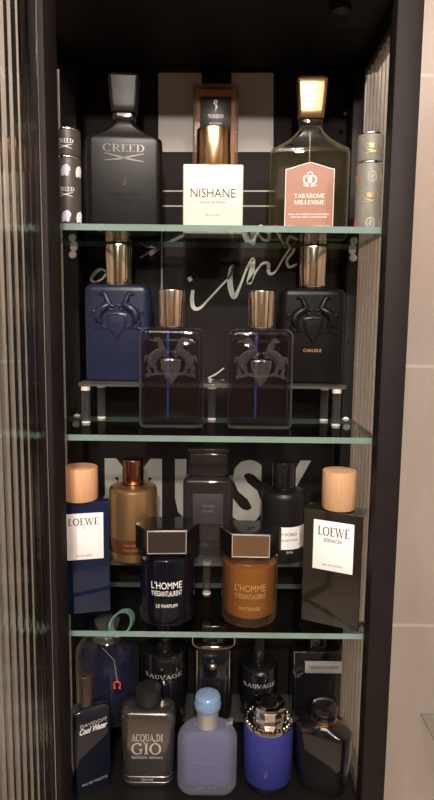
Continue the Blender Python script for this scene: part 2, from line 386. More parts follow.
def _arc(cx, cy, rx, ry, a0, a1, tk, tn, n=14):
    P = []
    for i in range(n+1):
        a = math.radians(a0+(a1-a0)*i/n)
        P.append((cx+rx*math.cos(a), cy+ry*math.sin(a), tn+(tk-tn)*abs(math.cos(a))))
    return P
TK, TN = 0.15, 0.055
def _glyph(c):
    v = lambda x, a=0, b=1, t=TK: [(x, a, t), (x, b, t)]
    h = lambda y, a, b, t=TN: [(a, y, t), (b, y, t)]
    ft = lambda x: [h(0.03, x-0.17, x+0.17), h(0.97, x-0.17, x+0.17)]
    G = {
     'I': (0.36, [v(.18)]+ft(.18)),
     'L': (0.62, [v(.18)]+ft(.18)+[h(.03, .18, .58), v(.57, 0, .26, .06)]),
     'E': (0.64, [v(.18)]+ft(.18)+[h(.03, .18, .58), h(.97, .18, .56), h(.51, .18, .46), v(.58, 0, .24, .06), v(.56, .78, 1, .06)]),
     'F': (0.60, [v(.18)]+ft(.18)+[h(.97, .18, .56), h(.51, .18, .46), v(.56, .78, 1, .06)]),
     'T': (0.70, [v(.35), h(.03, .18, .52), h(.97, .03, .67), v(.05, .78, 1, .06), v(.65, .78, 1, .06)]),
     'H': (0.84, [v(.18)]+ft(.18)+[v(.66)]+ft(.66)+[h(.51, .18, .66)]),
     'N': (0.84, [v(.16, 0, 1, .07), v(.68, 0, 1, .07), [(.16, 1, .13), (.68, 0, .13)], h(.03, .02, .30), h(.97, .54, .82), h(.97, .02, .2)]),
     'M': (1.0, [v(.16, 0, 1, .07), v(.84), [(.16, 1, .14), (.5, .05, .12)], [(.5, .05, .06), (.84, 1, .06)], h(.03, .02, .30), h(.03, .68, 1.0), h(.97, .02, .2), h(.97, .8, 1.0)]),
     'A': (0.86, [[(.10, 0, .06), (.43, 1, .07)], [(.41, 1, .13), (.76, 0, .15)], h(.33, .2, .66), h(.03, 0, .24), h(.03, .60, .9)]),
     'V': (0.86, [[(.10, 1, .15), (.43, 0, .12)], [(.43, 0, .07), (.76, 1, .06)], h(.97, 0, .28), h(.97, .62, .88)]),
     'W': (1.15, [[(.08, 1, .13), (.34, 0, .12)], [(.34, 0, .06), (.56, 1, .06)], [(.54, 1, .13), (.82, 0, .12)], [(.82, 0, .06), (1.06, 1, .06)], h(.97, -.04, .24), h(.97, .40, .66), h(.97, .92, 1.16)]),
     'O': (0.86, [_arc(.43, .5, .36, .48, 0, 360, TK, TN, 24)]),
     'Q': (0.86, [_arc(.43, .5, .36, .48, 0, 360, TK, TN, 24), [(.40, .05, .08), (.86, -.2, .08)]]),
     'C': (0.80, [_arc(.43, .5, .36, .48, 40, 320, TK, TN, 20), v(.72, .7, .98, .05)]),
     'G': (0.86, [_arc(.43, .5, .36, .48, 40, 320, TK, TN, 20), v(.72, .74, .98, .05), v(.70, .02, .42, .13), h(.43, .54, .84)]),
     'D': (0.84, [v(.18)]+ft(.18)+[_arc(.30, .5, .42, .47, -90, 90, TK, TN)]),
     'U': (0.80, [v(.18, .3, 1), h(.97, .02, .34), v(.64, .3, 1, .07), h(.97, .5, .8), _arc(.41, .3, .23, .27, 180, 360, .12, TN)]),
     'R': (0.80, [v(.18)]+ft(.18)+[_arc(.34, .74, .26, .23, -90, 90, .13, TN), [(.36, .5, .13), (.72, 0, .13)]]),
     'B': (0.74, [v(.18)]+ft(.18)+[_arc(.34, .75, .22, .22, -90, 90, .13, TN), _arc(.34, .27, .28, .24, -90, 90, .14, TN)]),
     'P': (0.72, [v(.18)]+ft(.18)+[_arc(.34, .72, .27, .25, -90, 90, .13, TN)]),
     'S': (0.60, [smooth_path([(.52, .82, .06), (.30, .96, .06), (.10, .78, .13), (.30, .52, .16), (.50, .26, .13), (.28, .03, .06), (.08, .2, .06)], 4)]),
     "'": (0.22, [[(.1, 1, .12), (.08, .74, .05)]]),
     ' ': (0.34, []),
    }
    return G[c]

def serif(s, x0, x1, z0, z1, y, m, parent, bend=None, tilt=0, name='lettering', gap=0.06):
    g = Geo(); x = 0
    for c in s:
        acc = 0
        if c == 'Ò': c = 'O'; acc = 1
        w, strokes = _glyph(c)
        for st in strokes: g.ribbon([(p[0]+x, p[1], p[2]) for p in st], 0, 1)
        if acc: g.ribbon([(x+.30, 1.3, .12), (x+.46, 1.1, .05)], 0, 1)
        x += w + gap
    V = [(v[0], v[2], 1-v[1]) for v in g.V]
    # keep the cap height when an accent or a tail leaves the line
    b0 = min(v[1] for v in V); b1 = max(v[1] for v in V)
    hh = z1-z0; zz1 = z0 + hh*max(1, b1); zz0 = z0 + hh*min(0, b0)
    return link(name, place_letters(V, x0, x1, zz0, zz1, y, bend, tilt), g.F, m, parent, smooth=False)

def rows(n, x0, x1, z0, z1): pass

# ------------------------------------------------------------------ things
def thing(name, label, cat, loc=(0, 0, 0), rz=0, group=None):
    o = bpy.data.objects.new(name, None); COL.objects.link(o)
    o.empty_display_size = 0.02
    o.location = loc; o.rotation_euler = (0, 0, rz)
    o['label'] = label; o['category'] = cat
    if group: o['group'] = group
    return o

def tag(o, label, cat, group=None):
    o['label'] = label; o['category'] = cat
    if group: o['group'] = group
    return o

def struct(o): o['kind'] = 'structure'; return o

# ================================================================== THE ROOM
WALL_Y = 0.775
def tile_material():
    m = bpy.data.materials.new('beige_wall_tile'); m.use_nodes = True
    nt = m.node_tree; n = nt.nodes; L = nt.links; b = n['Principled BSDF']
    tc = n.new('ShaderNodeTexCoord'); sp = n.new('ShaderNodeSeparateXYZ'); L.new(tc.outputs['Object'], sp.inputs[0])
    z1 = at(400, 366, WALL_Y).z; th = 0.359
    # grout by height
    def math_node(op, a, b_=None):
        q = n.new('ShaderNodeMath'); q.operation = op
        for i, v in enumerate((a, b_)):
            if v is None: continue
            if isinstance(v, (int, float)): q.inputs[i].default_value = v
            else: L.new(v, q.inputs[i])
        return q.outputs[0]
    f = math_node('FRACT', math_node('DIVIDE', math_node('SUBTRACT', sp.outputs[2], z1 - 20*th), th))
    d = math_node('ABSOLUTE', math_node('SUBTRACT', f, 0.5))
    gr = math_node('GREATER_THAN', d, 0.5 - 0.0022/th)
    fx = math_node('FRACT', math_node('DIVIDE', math_node('ADD', sp.outputs[0], 10.10), 0.60))
    dx = math_node('ABSOLUTE', math_node('SUBTRACT', fx, 0.5))
    gx = math_node('GREATER_THAN', dx, 0.5 - 0.0022/0.60)
    g = math_node('MAXIMUM', gr, gx)
    nz = n.new('ShaderNodeTexNoise'); nz.inputs['Scale'].default_value = 7; nz.inputs['Detail'].default_value = 6
    mp = n.new('ShaderNodeMapping'); mp.inputs['Scale'].default_value = (2.4, 1, 0.7)
    L.new(tc.outputs['Object'], mp.inputs[0]); L.new(mp.outputs[0], nz.inputs['Vector'])
    cr = n.new('ShaderNodeValToRGB')
    cr.color_ramp.elements[0].position = 0.3; cr.color_ramp.elements[1].position = 0.72
    cr.color_ramp.elements[0].color = (0.31, 0.268, 0.23, 1); cr.color_ramp.elements[1].color = (0.385, 0.333, 0.288, 1)
    L.new(nz.outputs[0], cr.inputs[0])
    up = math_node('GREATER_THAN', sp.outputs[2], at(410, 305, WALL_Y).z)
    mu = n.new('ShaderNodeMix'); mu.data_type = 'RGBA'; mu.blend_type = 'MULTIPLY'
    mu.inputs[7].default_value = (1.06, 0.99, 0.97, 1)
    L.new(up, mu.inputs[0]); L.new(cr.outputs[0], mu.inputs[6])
    mx = n.new('ShaderNodeMix'); mx.data_type = 'RGBA'
    mx.inputs[7].default_value = (0.45, 0.40, 0.355, 1)
    L.new(g, mx.inputs[0]); L.new(mu.outputs[2], mx.inputs[6]); L.new(mx.outputs[2], b.inputs['Base Color'])
    b.inputs['Roughness'].default_value = 0.32
    return m
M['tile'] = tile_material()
M['plaster'] = mat('white_plaster', (0.70, 0.64, 0.57), 0.8, noise=0.03, nscale=5)
M['floor_tile'] = mat('beige_floor_tile', (0.55, 0.46, 0.37), 0.35, noise=0.1, nscale=3)
M['door_paint'] = mat('wood_door', (0.34, 0.21, 0.12), 0.5, noise=0.15, nscale=20, stretch=(1, 1, 0.1))
RX0, RX1, RY0 = -1.35, 1.25, -1.75
def plane(name, pts, m):
    return struct(link(name, pts, [(0, 1, 2, 3)], m, smooth=False))
def wallbox(name, x0, x1, y0, y1, z0, z1, m):
    V = [(x, y, z) for z in (z0, z1) for y in (y0, y1) for x in (x0, x1)]
    Fc = [(0, 2, 3, 1), (4, 5, 7, 6), (0, 1, 5, 4), (2, 6, 7, 3), (0, 4, 6, 2), (1, 3, 7, 5)]
    return struct(link(name, V, Fc, m, smooth=False))
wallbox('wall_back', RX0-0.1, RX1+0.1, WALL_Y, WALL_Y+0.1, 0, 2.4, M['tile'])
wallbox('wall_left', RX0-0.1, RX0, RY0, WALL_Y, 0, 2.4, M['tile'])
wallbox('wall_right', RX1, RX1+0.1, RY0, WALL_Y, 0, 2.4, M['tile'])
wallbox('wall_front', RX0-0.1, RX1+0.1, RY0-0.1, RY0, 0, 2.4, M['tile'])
wallbox('floor', RX0-0.1, RX1+0.1, RY0-0.1, WALL_Y+0.1, -0.1, 0, M['floor_tile'])
wallbox('ceiling', RX0-0.1, RX1+0.1, RY0-0.1, WALL_Y+0.1, 2.4, 2.5, M['plaster'])
struct(box('door_1', -0.55, 0.25, RY0+0.001, RY0+0.04, 0.0, 2.05, M['door_paint'], None, 0.003))  # unseen door, added for its dark band in the cap reflections

# ================================================================== THE CABINET
XL, XR = -0.1845, 0.1675          # inside faces of the side panes
YF, YB = 0.575, 0.755             # front of the frame, back panel
ZF, ZT = CZ-0.540, CZ+0.304       # inside bottom and top
SH = [CZ+0.0975, CZ-0.113, CZ-0.3265]   # tops of the three glass shelves
cab = thing('display_cabinet', 'tall brown-black metal display cabinet with fluted glass sides and an open fluted glass door', 'cabinet', (0, 0, 0))
# 'post' children stand at the four corners
box('post', 0.1592, 0.1835, YF, 0.597, ZF-0.03, ZT+0.03, M['frame'], cab, 0.0012)
box('post', -0.1935, -0.1745, YF, 0.597, ZF-0.03, ZT+0.03, M['frame'], cab, 0.0012)
box('post', 0.1535, 0.1668, 0.722, 0.7545, ZF-0.03, ZT+0.03, M['frame_in'], cab, 0.0012)
box('post', -0.1860, -0.1672, 0.722, 0.7545, ZF-0.03, ZT+0.03, M['frame_in'], cab, 0.0012)
box('top_panel', -0.1935, 0.1835, YF+0.0005, 0.7645, ZT, ZT+0.029, M['frame_in'], cab, 0.0012)
box('bottom_panel', -0.1935, 0.1835, YF+0.0005, 0.7645, ZF-0.029, ZF, M['frame_in'], cab, 0.0012)
box('back_panel', -0.1805, 0.1672, YB, 0.763, ZF-0.01, ZT+0.01, M['frame_in'], cab, 0.0004)
# dark knob under the cabinet top
o = lathe('knob', [(0.002, -0.012), (0.008, -0.0115), (0.011, -0.007), (0.010, 0.0)], M['black_soft'], cab)
k = at(341, 6, 0.608); o.location = (k.x, 0.608, ZT)
# holes in the rear posts
for u, v in ((75, 337), (349, 341), (75, 170), (345, 114), (352, 560), (80, 520)):
    p = at(u, v, 0.7215)
    g = Geo(); g.tube([(p.x, 0.7205, p.z), (p.x, 0.7222, p.z)], 0.0022, 12); g.build('screw_hole', M['gap'], cab)

def fluted(name, length, height, pitch, amp, base, m, parent):
    """fluted pane lying along +X from 0, thickness along Y: both faces ribbed"""
    n = max(1, round(length/pitch)); sub = 10; P = []
    for i in range(n*sub+1):
        t = i/sub; x = length*i/(n*sub)
        P.append((x, base/2 + amp*abs(math.sin(math.pi*t))))
    Q = [(x, -base/2) for x, y in reversed(P)]
    o = loft(name, [(0, P[::-1]+Q[::-1]), (height, P[::-1]+Q[::-1])], m, parent, angle=60)
    return o
# side panes between the posts
for X in (XL-0.004, XR+0.004):
    s = fluted('fluted_pane', 0.124, (ZT-0.016)-ZF, 0.0165, 0.0030, 0.0035, M['pane'], cab)
    s.location = (X, 0.5975, ZF); s.rotation_euler = (0, 0, math.pi/2)
# thin frame above the right pane
for x0, x1 in ((-0.1925, -0.1815), (0.1635, 0.1795)):
    box('pane_rail', x0, x1, 0.598, 0.7215, ZT-0.015, ZT-0.0002, M['frame_in'], cab, 0.0008)

# the door, swung open towards the viewer on the left
DA = math.radians(7)
door = bpy.data.objects.new('door', None); COL.objects.link(door); door.parent = cab
door.location = (-0.1555, 0.574, ZF-0.028)
door.rotation_euler = (0, 0, -math.pi/2 - DA)   # local +X runs from the hinge to the free edge
DW, DH = 0.375, (ZT-ZF)+0.056
b_ = 0.0009
box('hinge_stile', 0.0, 0.030, -0.0065, 0.0065, 0, DH, M['frame'], door, b_)
box('lock_stile', DW-0.030, DW, -0.0065, 0.0065, 0, DH, M['frame'], door, b_)
box('top_rail', 0.030, DW-0.030, -0.0065, 0.0065, DH-0.03, DH, M['frame'], door, b_)
box('bottom_rail', 0.030, DW-0.030, -0.0065, 0.0065, 0, 0.03, M['frame'], door, b_)
s = fluted('fluted_glass', DW-0.0615, DH-0.0615, 0.0125, 0.00042, 0.0030, M['flute'], door)
s.location = (0.0307, 0, 0.0307)
for q, z in enumerate((0.10, DH-0.10)):
    box('hinge', -0.012, 0.004, -0.009, -0.0066, z, z+0.05, M['gun'], door, 0.0005)

# small clear pegs under the shelves, on the rear posts
for s in (0, 1, 2):
    for x, sg in ((-0.1725, 1), (0.1590, -1)):
        for dz, dx in ((-0.0015, 0), (-0.0098, 0.0015)):
            z = SH[s] + dz - 0.0062 + 0.006*(s == 1)
            g = Geo()
            xx = x - sg*dx; g.tube([(xx, 0.7202, z), (xx, 0.7214, z), (xx, 0.7219, z)], [0.0030, 0.0045, 0.0045], 20)
            o = g.build('shelf_peg', M['acrylic_frost'], cab, True)

# glass shelves
names = ('upper glass shelf with green edge carrying the square cream bottle',
         'middle glass shelf with green edge under the two clear horse-crest bottles',
         'lower glass shelf with green edge carrying the two wooden-capped bottles')
for i, z in enumerate(SH):
    x0, x1, y0, y1, t = XL+0.0035, XR-0.0015, 0.5985, 0.7198, 0.0062
    V = [(x0, y0, z-t), (x1, y0, z-t), (x1, y1, z-t), (x0, y1, z-t), (x0, y0, z), (x1, y0, z), (x1, y1, z), (x0, y1, z)]
    Fc = [(3, 2, 1, 0), (4, 5, 6, 7), (0, 1, 5, 4), (1, 2, 6, 5), (2, 3, 7, 6), (3, 0, 4, 7)]
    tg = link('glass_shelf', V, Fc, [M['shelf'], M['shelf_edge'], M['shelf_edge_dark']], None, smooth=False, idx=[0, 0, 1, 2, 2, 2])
    tag(tg, names[i], 'shelf', 'glass shelves of the cabinet')

# ------------------------------------------------------------------ the printed backdrop
PY = 0.7525
post = box('poster', -0.1655, 0.1518, PY, 0.7537, ZF+0.004, ZT-0.01, M['poster'], None, 0.0003)
tag(post, 'black poster with pale script and large capital letters on the cabinet back', 'poster')
def px(u, v, Y=PY):
    p = at(u, v, Y); return p.x, p.z
g = Geo()
def rect(u0, v0, u1, v1):
    g.poly([px(u0, v1), px(u1, v1), px(u1, v0), px(u0, v0)], PY-0.0004, PY+0.0002)
rect(158.4, 73, 201.5, 152); rect(231.5, 73, 273.4, 152)
g.build('white_panel', M['white_print'], post)
g = Geo()
for a in ((161, 190.4, 276, 191.8), (161, 205.4, 276, 206.8), (161, 205, 162.6, 300)): rect(*a)
own = False
def stroke(pts, w=1.0, sub=6):
    q = []
    for p in pts:
        x, z = px(p[0], p[1]); q.append((x, z, (p[2] if len(p) > 2 else 2.2)*w*PY/F))
    if own: g_ = Geo(); g_.ribbon(smooth_path(q, sub), PY-0.0004, PY+0.0002); g_.build('script_lettering', M['script_print'], post)
    else: g.ribbon(smooth_path(q, sub), PY-0.0004, PY+0.0002)
stroke([(150, 255, 2.5), (161, 247, 3.0), (172, 241, 3.0), (184, 235, 2.5)])
stroke([(140, 258, 1.6), (150, 252, 2.0), (161, 247, 2.4)])
stroke([(128, 240, 1.5), (145, 246, 2), (161, 247, 2.4)])
g.build('line_drawing', M['white_print'], post)
own = True
stroke([(107, 272, 1.2), (101, 269, 2.6), (95, 273, 3.4), (91.5, 279, 3.2), (95, 282, 2.4), (102, 279, 1.8), (108, 273, 2.2), (112, 281, 2.4), (122, 276, 1.4)])
stroke([(189, 277, 3.6), (191, 281, 4.0)])
stroke([(193, 290, 3.2), (192, 300, 4.0), (194, 308, 4.0), (200, 308, 2.6), (208, 300, 2.0), (220, 287, 1.9), (230, 276, 1.8), (233, 266, 2.2), (231, 270, 4.2), (230, 284, 5.4), (234, 297, 4.6), (240, 286, 2.4), (247, 268, 2.2), (253, 259, 3.2), (252, 270, 5.2), (249, 283, 4.6), (255, 273, 2.2), (262, 264, 2.2), (268, 264, 3.4), (269, 273, 3.2), (275, 272, 1.8), (283, 259, 1.8), (291, 247, 2.2), (295, 243, 2.6), (293, 252, 2.4), (287, 260, 2.4), (289, 267, 2.6), (297, 264, 1.6)])
stroke([(240, 222, 2), (243, 232, 4), (249, 243, 4.2), (255, 238, 2.4), (260, 226, 2.4), (264, 230, 3.6), (270, 233, 2), (276, 226, 2), (282, 240, 2.4), (292, 246, 2)])
stroke([(208, 378, 1.2), (216, 374, 1.4), (224, 368, 1.2)]); stroke([(208, 378, 1.2), (216, 381, 1.4), (224, 380, 1.2)])
for ch, u0, u1 in (('M', 105, 162), ('U', 175, 219), ('S', 232.5, 263), ('K', 280, 314)):
    x0, _ = px(u0, 490); x1, _ = px(u1, 490)
    z1 = px(217, 459.5)[1]; z0 = px(217, 523)[1]
    text(ch, x0, x1, z0, z1, PY, M['white_print'], post, bold=0.035, name='lettering')

# ------------------------------------------------------------------ clear risers
RH = 0.047
def riser(zs, y0, y1, x0, x1, legs, label, h=RH, plate=None):
    t = thing('acrylic_riser', label, 'display riser', (0, 0, zs), 0, 'clear acrylic risers on the shelves')
    box('top_plate', x0, x1, y0, y1, h-0.0042, h, plate or M['acrylic'], t, 0.0006)
    for x, y in legs:
        o = cyl('leg', 0.0047, 0.0, h-0.0045, M['acrylic'], t, 0.0006, x, y)
        cyl('foot', 0.0050, 0.0001, 0.0022, M['acrylic_frost'], o, 0.0004, x, y)
        cyl('washer', 0.0052, h-0.0095, h-0.0046, M['acrylic_frost'], o, 0.0006, x, y)
    return t
riser(SH[1], 0.665, 0.718, -0.157, 0.146, [(-0.150, 0.671), (-0.139, 0.706), (-0.006, 0.704), (0.1365, 0.671), (0.129, 0.706)],
      'clear acrylic riser on the middle shelf under the blue and black crest bottles')
riser(SH[2], 0.672, 0.718, -0.160, 0.142, [(-0.150, 0.690), (-0.010, 0.690), (0.134, 0.690)],
      'clear acrylic riser on the lower shelf under the gold and black round bottles', plate=M['acrylic'])
riser(ZF+.0003, 0.690, 0.742, -0.160, 0.142, [(-0.150, 0.696), (-0.020, 0.696), (0.020, 0.696), (0.134, 0.696)],
      'clear acrylic riser on the cabinet floor behind the front row of bottles')

# ================================================================== BOTTLES
def X_(u, v, Y): return at(u, v, Y).x
ZREL = 0.15
def W_(du, Y): return du*(Y*math.cos(PITCH) - ZREL*math.sin(PITCH))/F
def Hz(v, Y, zs, u=217): return at(u, v, Y).z - zs

# ---- upper shelf -------------------------------------------------------
Z1 = SH[0]
def crest_flacon(name, label, u, w_px, Y, D, zs, v_cap, v_capb, v_neck, v_sh, mats, rz=0):
    """flat flacon with swept shoulders and a flaring oblong stopper"""
    body_m, cap_m, collar_m = mats
    Yf = Y - D/2; w = W_(w_px, Yf)
    t = thing(name, label, 'perfume bottle', (X_(u, 190, Yf), Y, zs), rz)
    h_cap = Hz(v_cap, Y-0.01, zs); h_cb = Hz(v_capb, Y-0.01, zs); h_n = Hz(v_neck, Yf, zs); h_s = Hz(v_sh, Yf, zs)
    wn = 0.026
    S = [(0, 0.955, .86), (0.0015, .985, .96), (0.005, 1, 1)]
    S = [(z, sec(w*a, D*b, 0.008)) for z, a, b in S]
    S += [(h_s-0.006, sec(w, D, 0.008)), (h_s-0.002, sec(w*.995, D, 0.008)), (h_s+0.001, sec(w*.965, D*.98, 0.008))]
    for i in range(1, 9):
        f = i/8; ww = w*.965 + (wn-w*.965)*f; zz = h_s+0.001 + (h_n-h_s-0.001)*(0.70*f+0.30*f**4)
        S.append((zz, sec(ww, D*(0.98-0.18*f), 0.008)))
    S.append((h_n+0.003, sec(wn*.93, D*.70, 0.008)))
    body = loft('glass_body', S, body_m, t, angle=40)
    slab('collar', wn*.98, D*.62, h_n+0.003, h_cb-0.001, collar_m, t, 0.006, 0.001)
    wt = W_(33, Y-.01)*.93; wb = W_(27, Y-.01)*.93
    hc = h_cap-h_cb
    C = [(h_cb-0.0005, sec(wb*.94, .0195, .0035)), (h_cb+0.001, sec(wb, .021, .004))]
    for i in range(1, 7):
        f = i/6; C.append((h_cb+0.001+(hc-0.005)*f, sec(wb+(wt-wb)*f**.9, .021+.004*f, .004)))
    C += [(h_cap-0.0015, sec(wt*.97, .023, .004)), (h_cap, sec(wt*.86, .018, .003))]
    loft('stopper', C, cap_m, t, angle=25)
    return t, w, h_s, h_n, Yf
def swash(parent, x0, x1, z0, z1, y, m, bend=None):
    g = Geo()
    xm = (x0+x1)/2; dz = z1-z0; w = x1-x0
    g.ribbon([(x0, z1, w*.02), (xm-.1*w, z0+.55*dz, w*.045), (xm+.15*w, z0+.28*dz, w*.05), (x1, z0, w*.02)], y-0.0003, y+0.0002)
    g.ribbon([(x1, z1, w*.02), (xm+.1*w, z0+.55*dz, w*.045), (xm-.15*w, z0+.28*dz, w*.05), (x0, z0+.1*dz, w*.02)], y-0.0003, y+0.0002)
    if bend: g.V = [(v[0], bend(v[0]) + (v[1]-y), v[2]) for v in g.V]
    return g.build('swash', m, parent)

# black matte flacon
t, w, hs, hn, Yf = crest_flacon('perfume_flacon', 'large matte black flacon with swept shoulders and flared black stopper, upper shelf left',
    123, 76.5, 0.690, 0.030, Z1, 73, 112, 122, 139, (M['black_matte'], M['black_soft'], M['black_gloss']), math.radians(4))
y = -0.0152
serif('CREED', -0.0225, 0.0225, hs-0.0145, hs-0.0065, y, M['dark_ink_metal'], t)
swash(t, -0.021, 0.022, hs-0.0245, hs-0.0160, y, M['dark_ink_metal'])
text('GREEN IRISH', -0.016, 0.018, hs-0.0605, hs-0.0575, y, M['gap'], t)
text('TWEED', -0.009, 0.010, hs-0.0665, hs-0.0635, y, M['gap'], t)
g = Geo()
for i in range(5):
    a = math.pi*(0.15+0.7*i/4); g.tube([(0, y, hs-0.050), (0.006*math.cos(a), y, hs-0.050+0.009*math.sin(a))], 0.0006, 6)
g.build('crest', M['dark_ink_metal'], t)

# clear flacon, gold stopper, salmon label
t, w, hs, hn, Yf = crest_flacon('perfume_flacon', 'large clear glass flacon of pale liquid with gold stopper and salmon label',
    310.5, 79.5, 0.690, 0.030, Z1, 74, 116, 126, 147, (M['clear2'], M['stopper_gold'], M['clear']), math.radians(-4))
S = [(0.008, sec(w-.008, .020, .006)), (hs-0.006, sec(w-.008, .020, .006))]
for i in range(1, 6):
    f = i/5; S.append((hs-0.006+f*0.010, sec((w-.008)*(1-.55*f**1.6), .019-.004*f, .006)))
loft('liquid', S, M['juice_pale'], t)
cyl('dip_tube', 0.0011, 0.006, hn, M['dip_clear'], t, 0.0003)
y = -0.0153; lw = W_(48.5, .675)/2; zt = Hz(161, .675, Z1); zsd = Hz(168, .675, Z1)
def lab_outline(k):
    a = lw-k; return [(-a, 0.009+k), (a, 0.009+k), (a, zsd-k), (a*.80, zsd-k+.001), (a*.45, zsd+.004-k), (0, zt-k), (-a*.45, zsd+.004-k), (-a*.80, zsd-k+.001), (-a, zsd-k)]
g = Geo(); g.poly(lab_outline(0), y-0.0002, y+0.0006); lab = g.build('label', M['label_white'], t)
g = Geo(); g.poly(lab_outline(0.0006), y-0.0004, y-0.0001); g.build('label_field', M['salmon'], lab)
yy = y-0.0004
g = Geo()
cz = zsd-0.011
for sx in (-1, 1):
    g.ribbon(smooth_path([(sx*.001, cz-.006, .0008), (sx*.006, cz-.003, .0016), (sx*.0065, cz+.002, .0018), (sx*.003, cz+.004, .0012)], 4), yy-0.0002, yy)
    g.ribbon([(sx*.0015, cz-.0075, .0009), (sx*.007, cz-.006, .0009)], yy-0.0002, yy)
g.ribbon(_arc(0, cz+.0055, .0028, .0022, 0, 360, .0009, .0009), yy-0.0002, yy)
g.ribbon([(0, cz-.004, .004), (0, cz+.002, .005)], yy-0.0002, yy)
g.build('crest', M['label_white'], t)
serif('TABAROME', -0.0165, 0.0165, zsd-0.0305, zsd-0.0262, yy, M['label_white'], t)
serif('MILLESIME', -0.0165, 0.0165, zsd-0.0375, zsd-0.0332, yy, M['label_white'], t)
text('EAU DE PARFUM FOR MEN', -0.022, 0.022, zsd-0.0490, zsd-0.0474, yy, M['label_white'], t)
text('NATURAL SPRAY VAPORISATEUR', -0.020, 0.020, zsd-0.0520, zsd-0.0504, yy, M['label_white'], t)
text('100ML', -0.024, -0.015, zsd-0.0625, zsd-0.0603, yy, M['label_white'], t)
text('3.33 FL.OZ', 0.006, 0.023, zsd-0.0625, zsd-0.0603, yy, M['label_white'], t)

# square glass bottle with amber liquid and black label (behind the cream bottle)
Yf = 0.722; w = W_(45, Yf); h = Hz(83, Yf, Z1)
t = thing('perfume_bottle', 'tall square-shouldered clear glass bottle with amber liquid and black label, behind the cream bottle', 'perfume bottle', (X_(215.5, 130, Yf), Yf+.014, Z1))
slab('glass_body', w, .028, 0, h, M['clear_peach'], t, .003, .002)
slab('liquid', w-.0075, .018, 0.006, h-.005, M['juice_orange'], t, .002, .001)
slab('cap', W_(14, Yf), .014, h, h+.0045, M['black_gloss'], t, .002, .001)
a0 = Hz(137, Yf, Z1); a1 = Hz(97, Yf, Z1)
lab = box('label', -w*.34, w*.34, -.0150, -.0142, a0, a1, M['black_soft'], t, .0003)
text('TUXEDO', -.009, .009, a1-.0235, a1-.0195, -.0151, M['white_ink'], t, bold=.02)
text('EAU DE PARFUM', -.007, .007, a1-.0305, a1-.0285, -.0151, M['white_ink'], t)
text('VESTIAIRE', -.005, .005, a1-.0345, a1-.0325, -.0151, M['white_ink'], t)
g = Geo()
g.ribbon(smooth_path([(.002, a1-.005, .0006), (0, a1-.004, .0008), (-.002, a1-.007, .0012), (.0015, a1-.011, .0014), (-.001, a1-.015, .0008)], 5), -.0153, -.0150)
g.ribbon([(-.002, a1-.004, .0006), (0, a1-.010, .0012), (0, a1-.016, .0008)], -.0153, -.0150)
g.ribbon([(.002, a1-.0045, .0005), (0, a1-.010, .0008)], -.0153, -.0150)
g.build('monogram', M['white_ink'], t)

# cream square bottle with gold cap
Yf = 0.655; w = W_(60.5, Yf); h = Hz(164, Yf, Z1)
t = thing('perfume_bottle', 'square cream perfume bottle with a gold cylinder cap, centre of the upper shelf', 'perfume bottle', (X_(213, 200, Yf), Yf+.017, Z1))
slab('body', w, .034, 0, h, M['cream'], t, .0022, .0016)
cyl('cap', W_(34.5, .665)/2, h, Hz(128.5, .665, Z1), M['gold'], t, .0009)
y = -.0171
text('HACIVAT', -.0085, .0085, h-.0130, h-.0102, y, M['grey_ink'], t)
text('NISHANE', -.0240, .0240, h-.0345, h-.0250, y, M['ink'], t)
text('Extrait de Parfum', -.0135, .0135, h-.0405, h-.0375, y, M['grey_ink'], t)
text('50 ml 1.7 fl.oz', -.0075, .0075, h-.0535, h-.0515, y, M['grey_ink'], t)

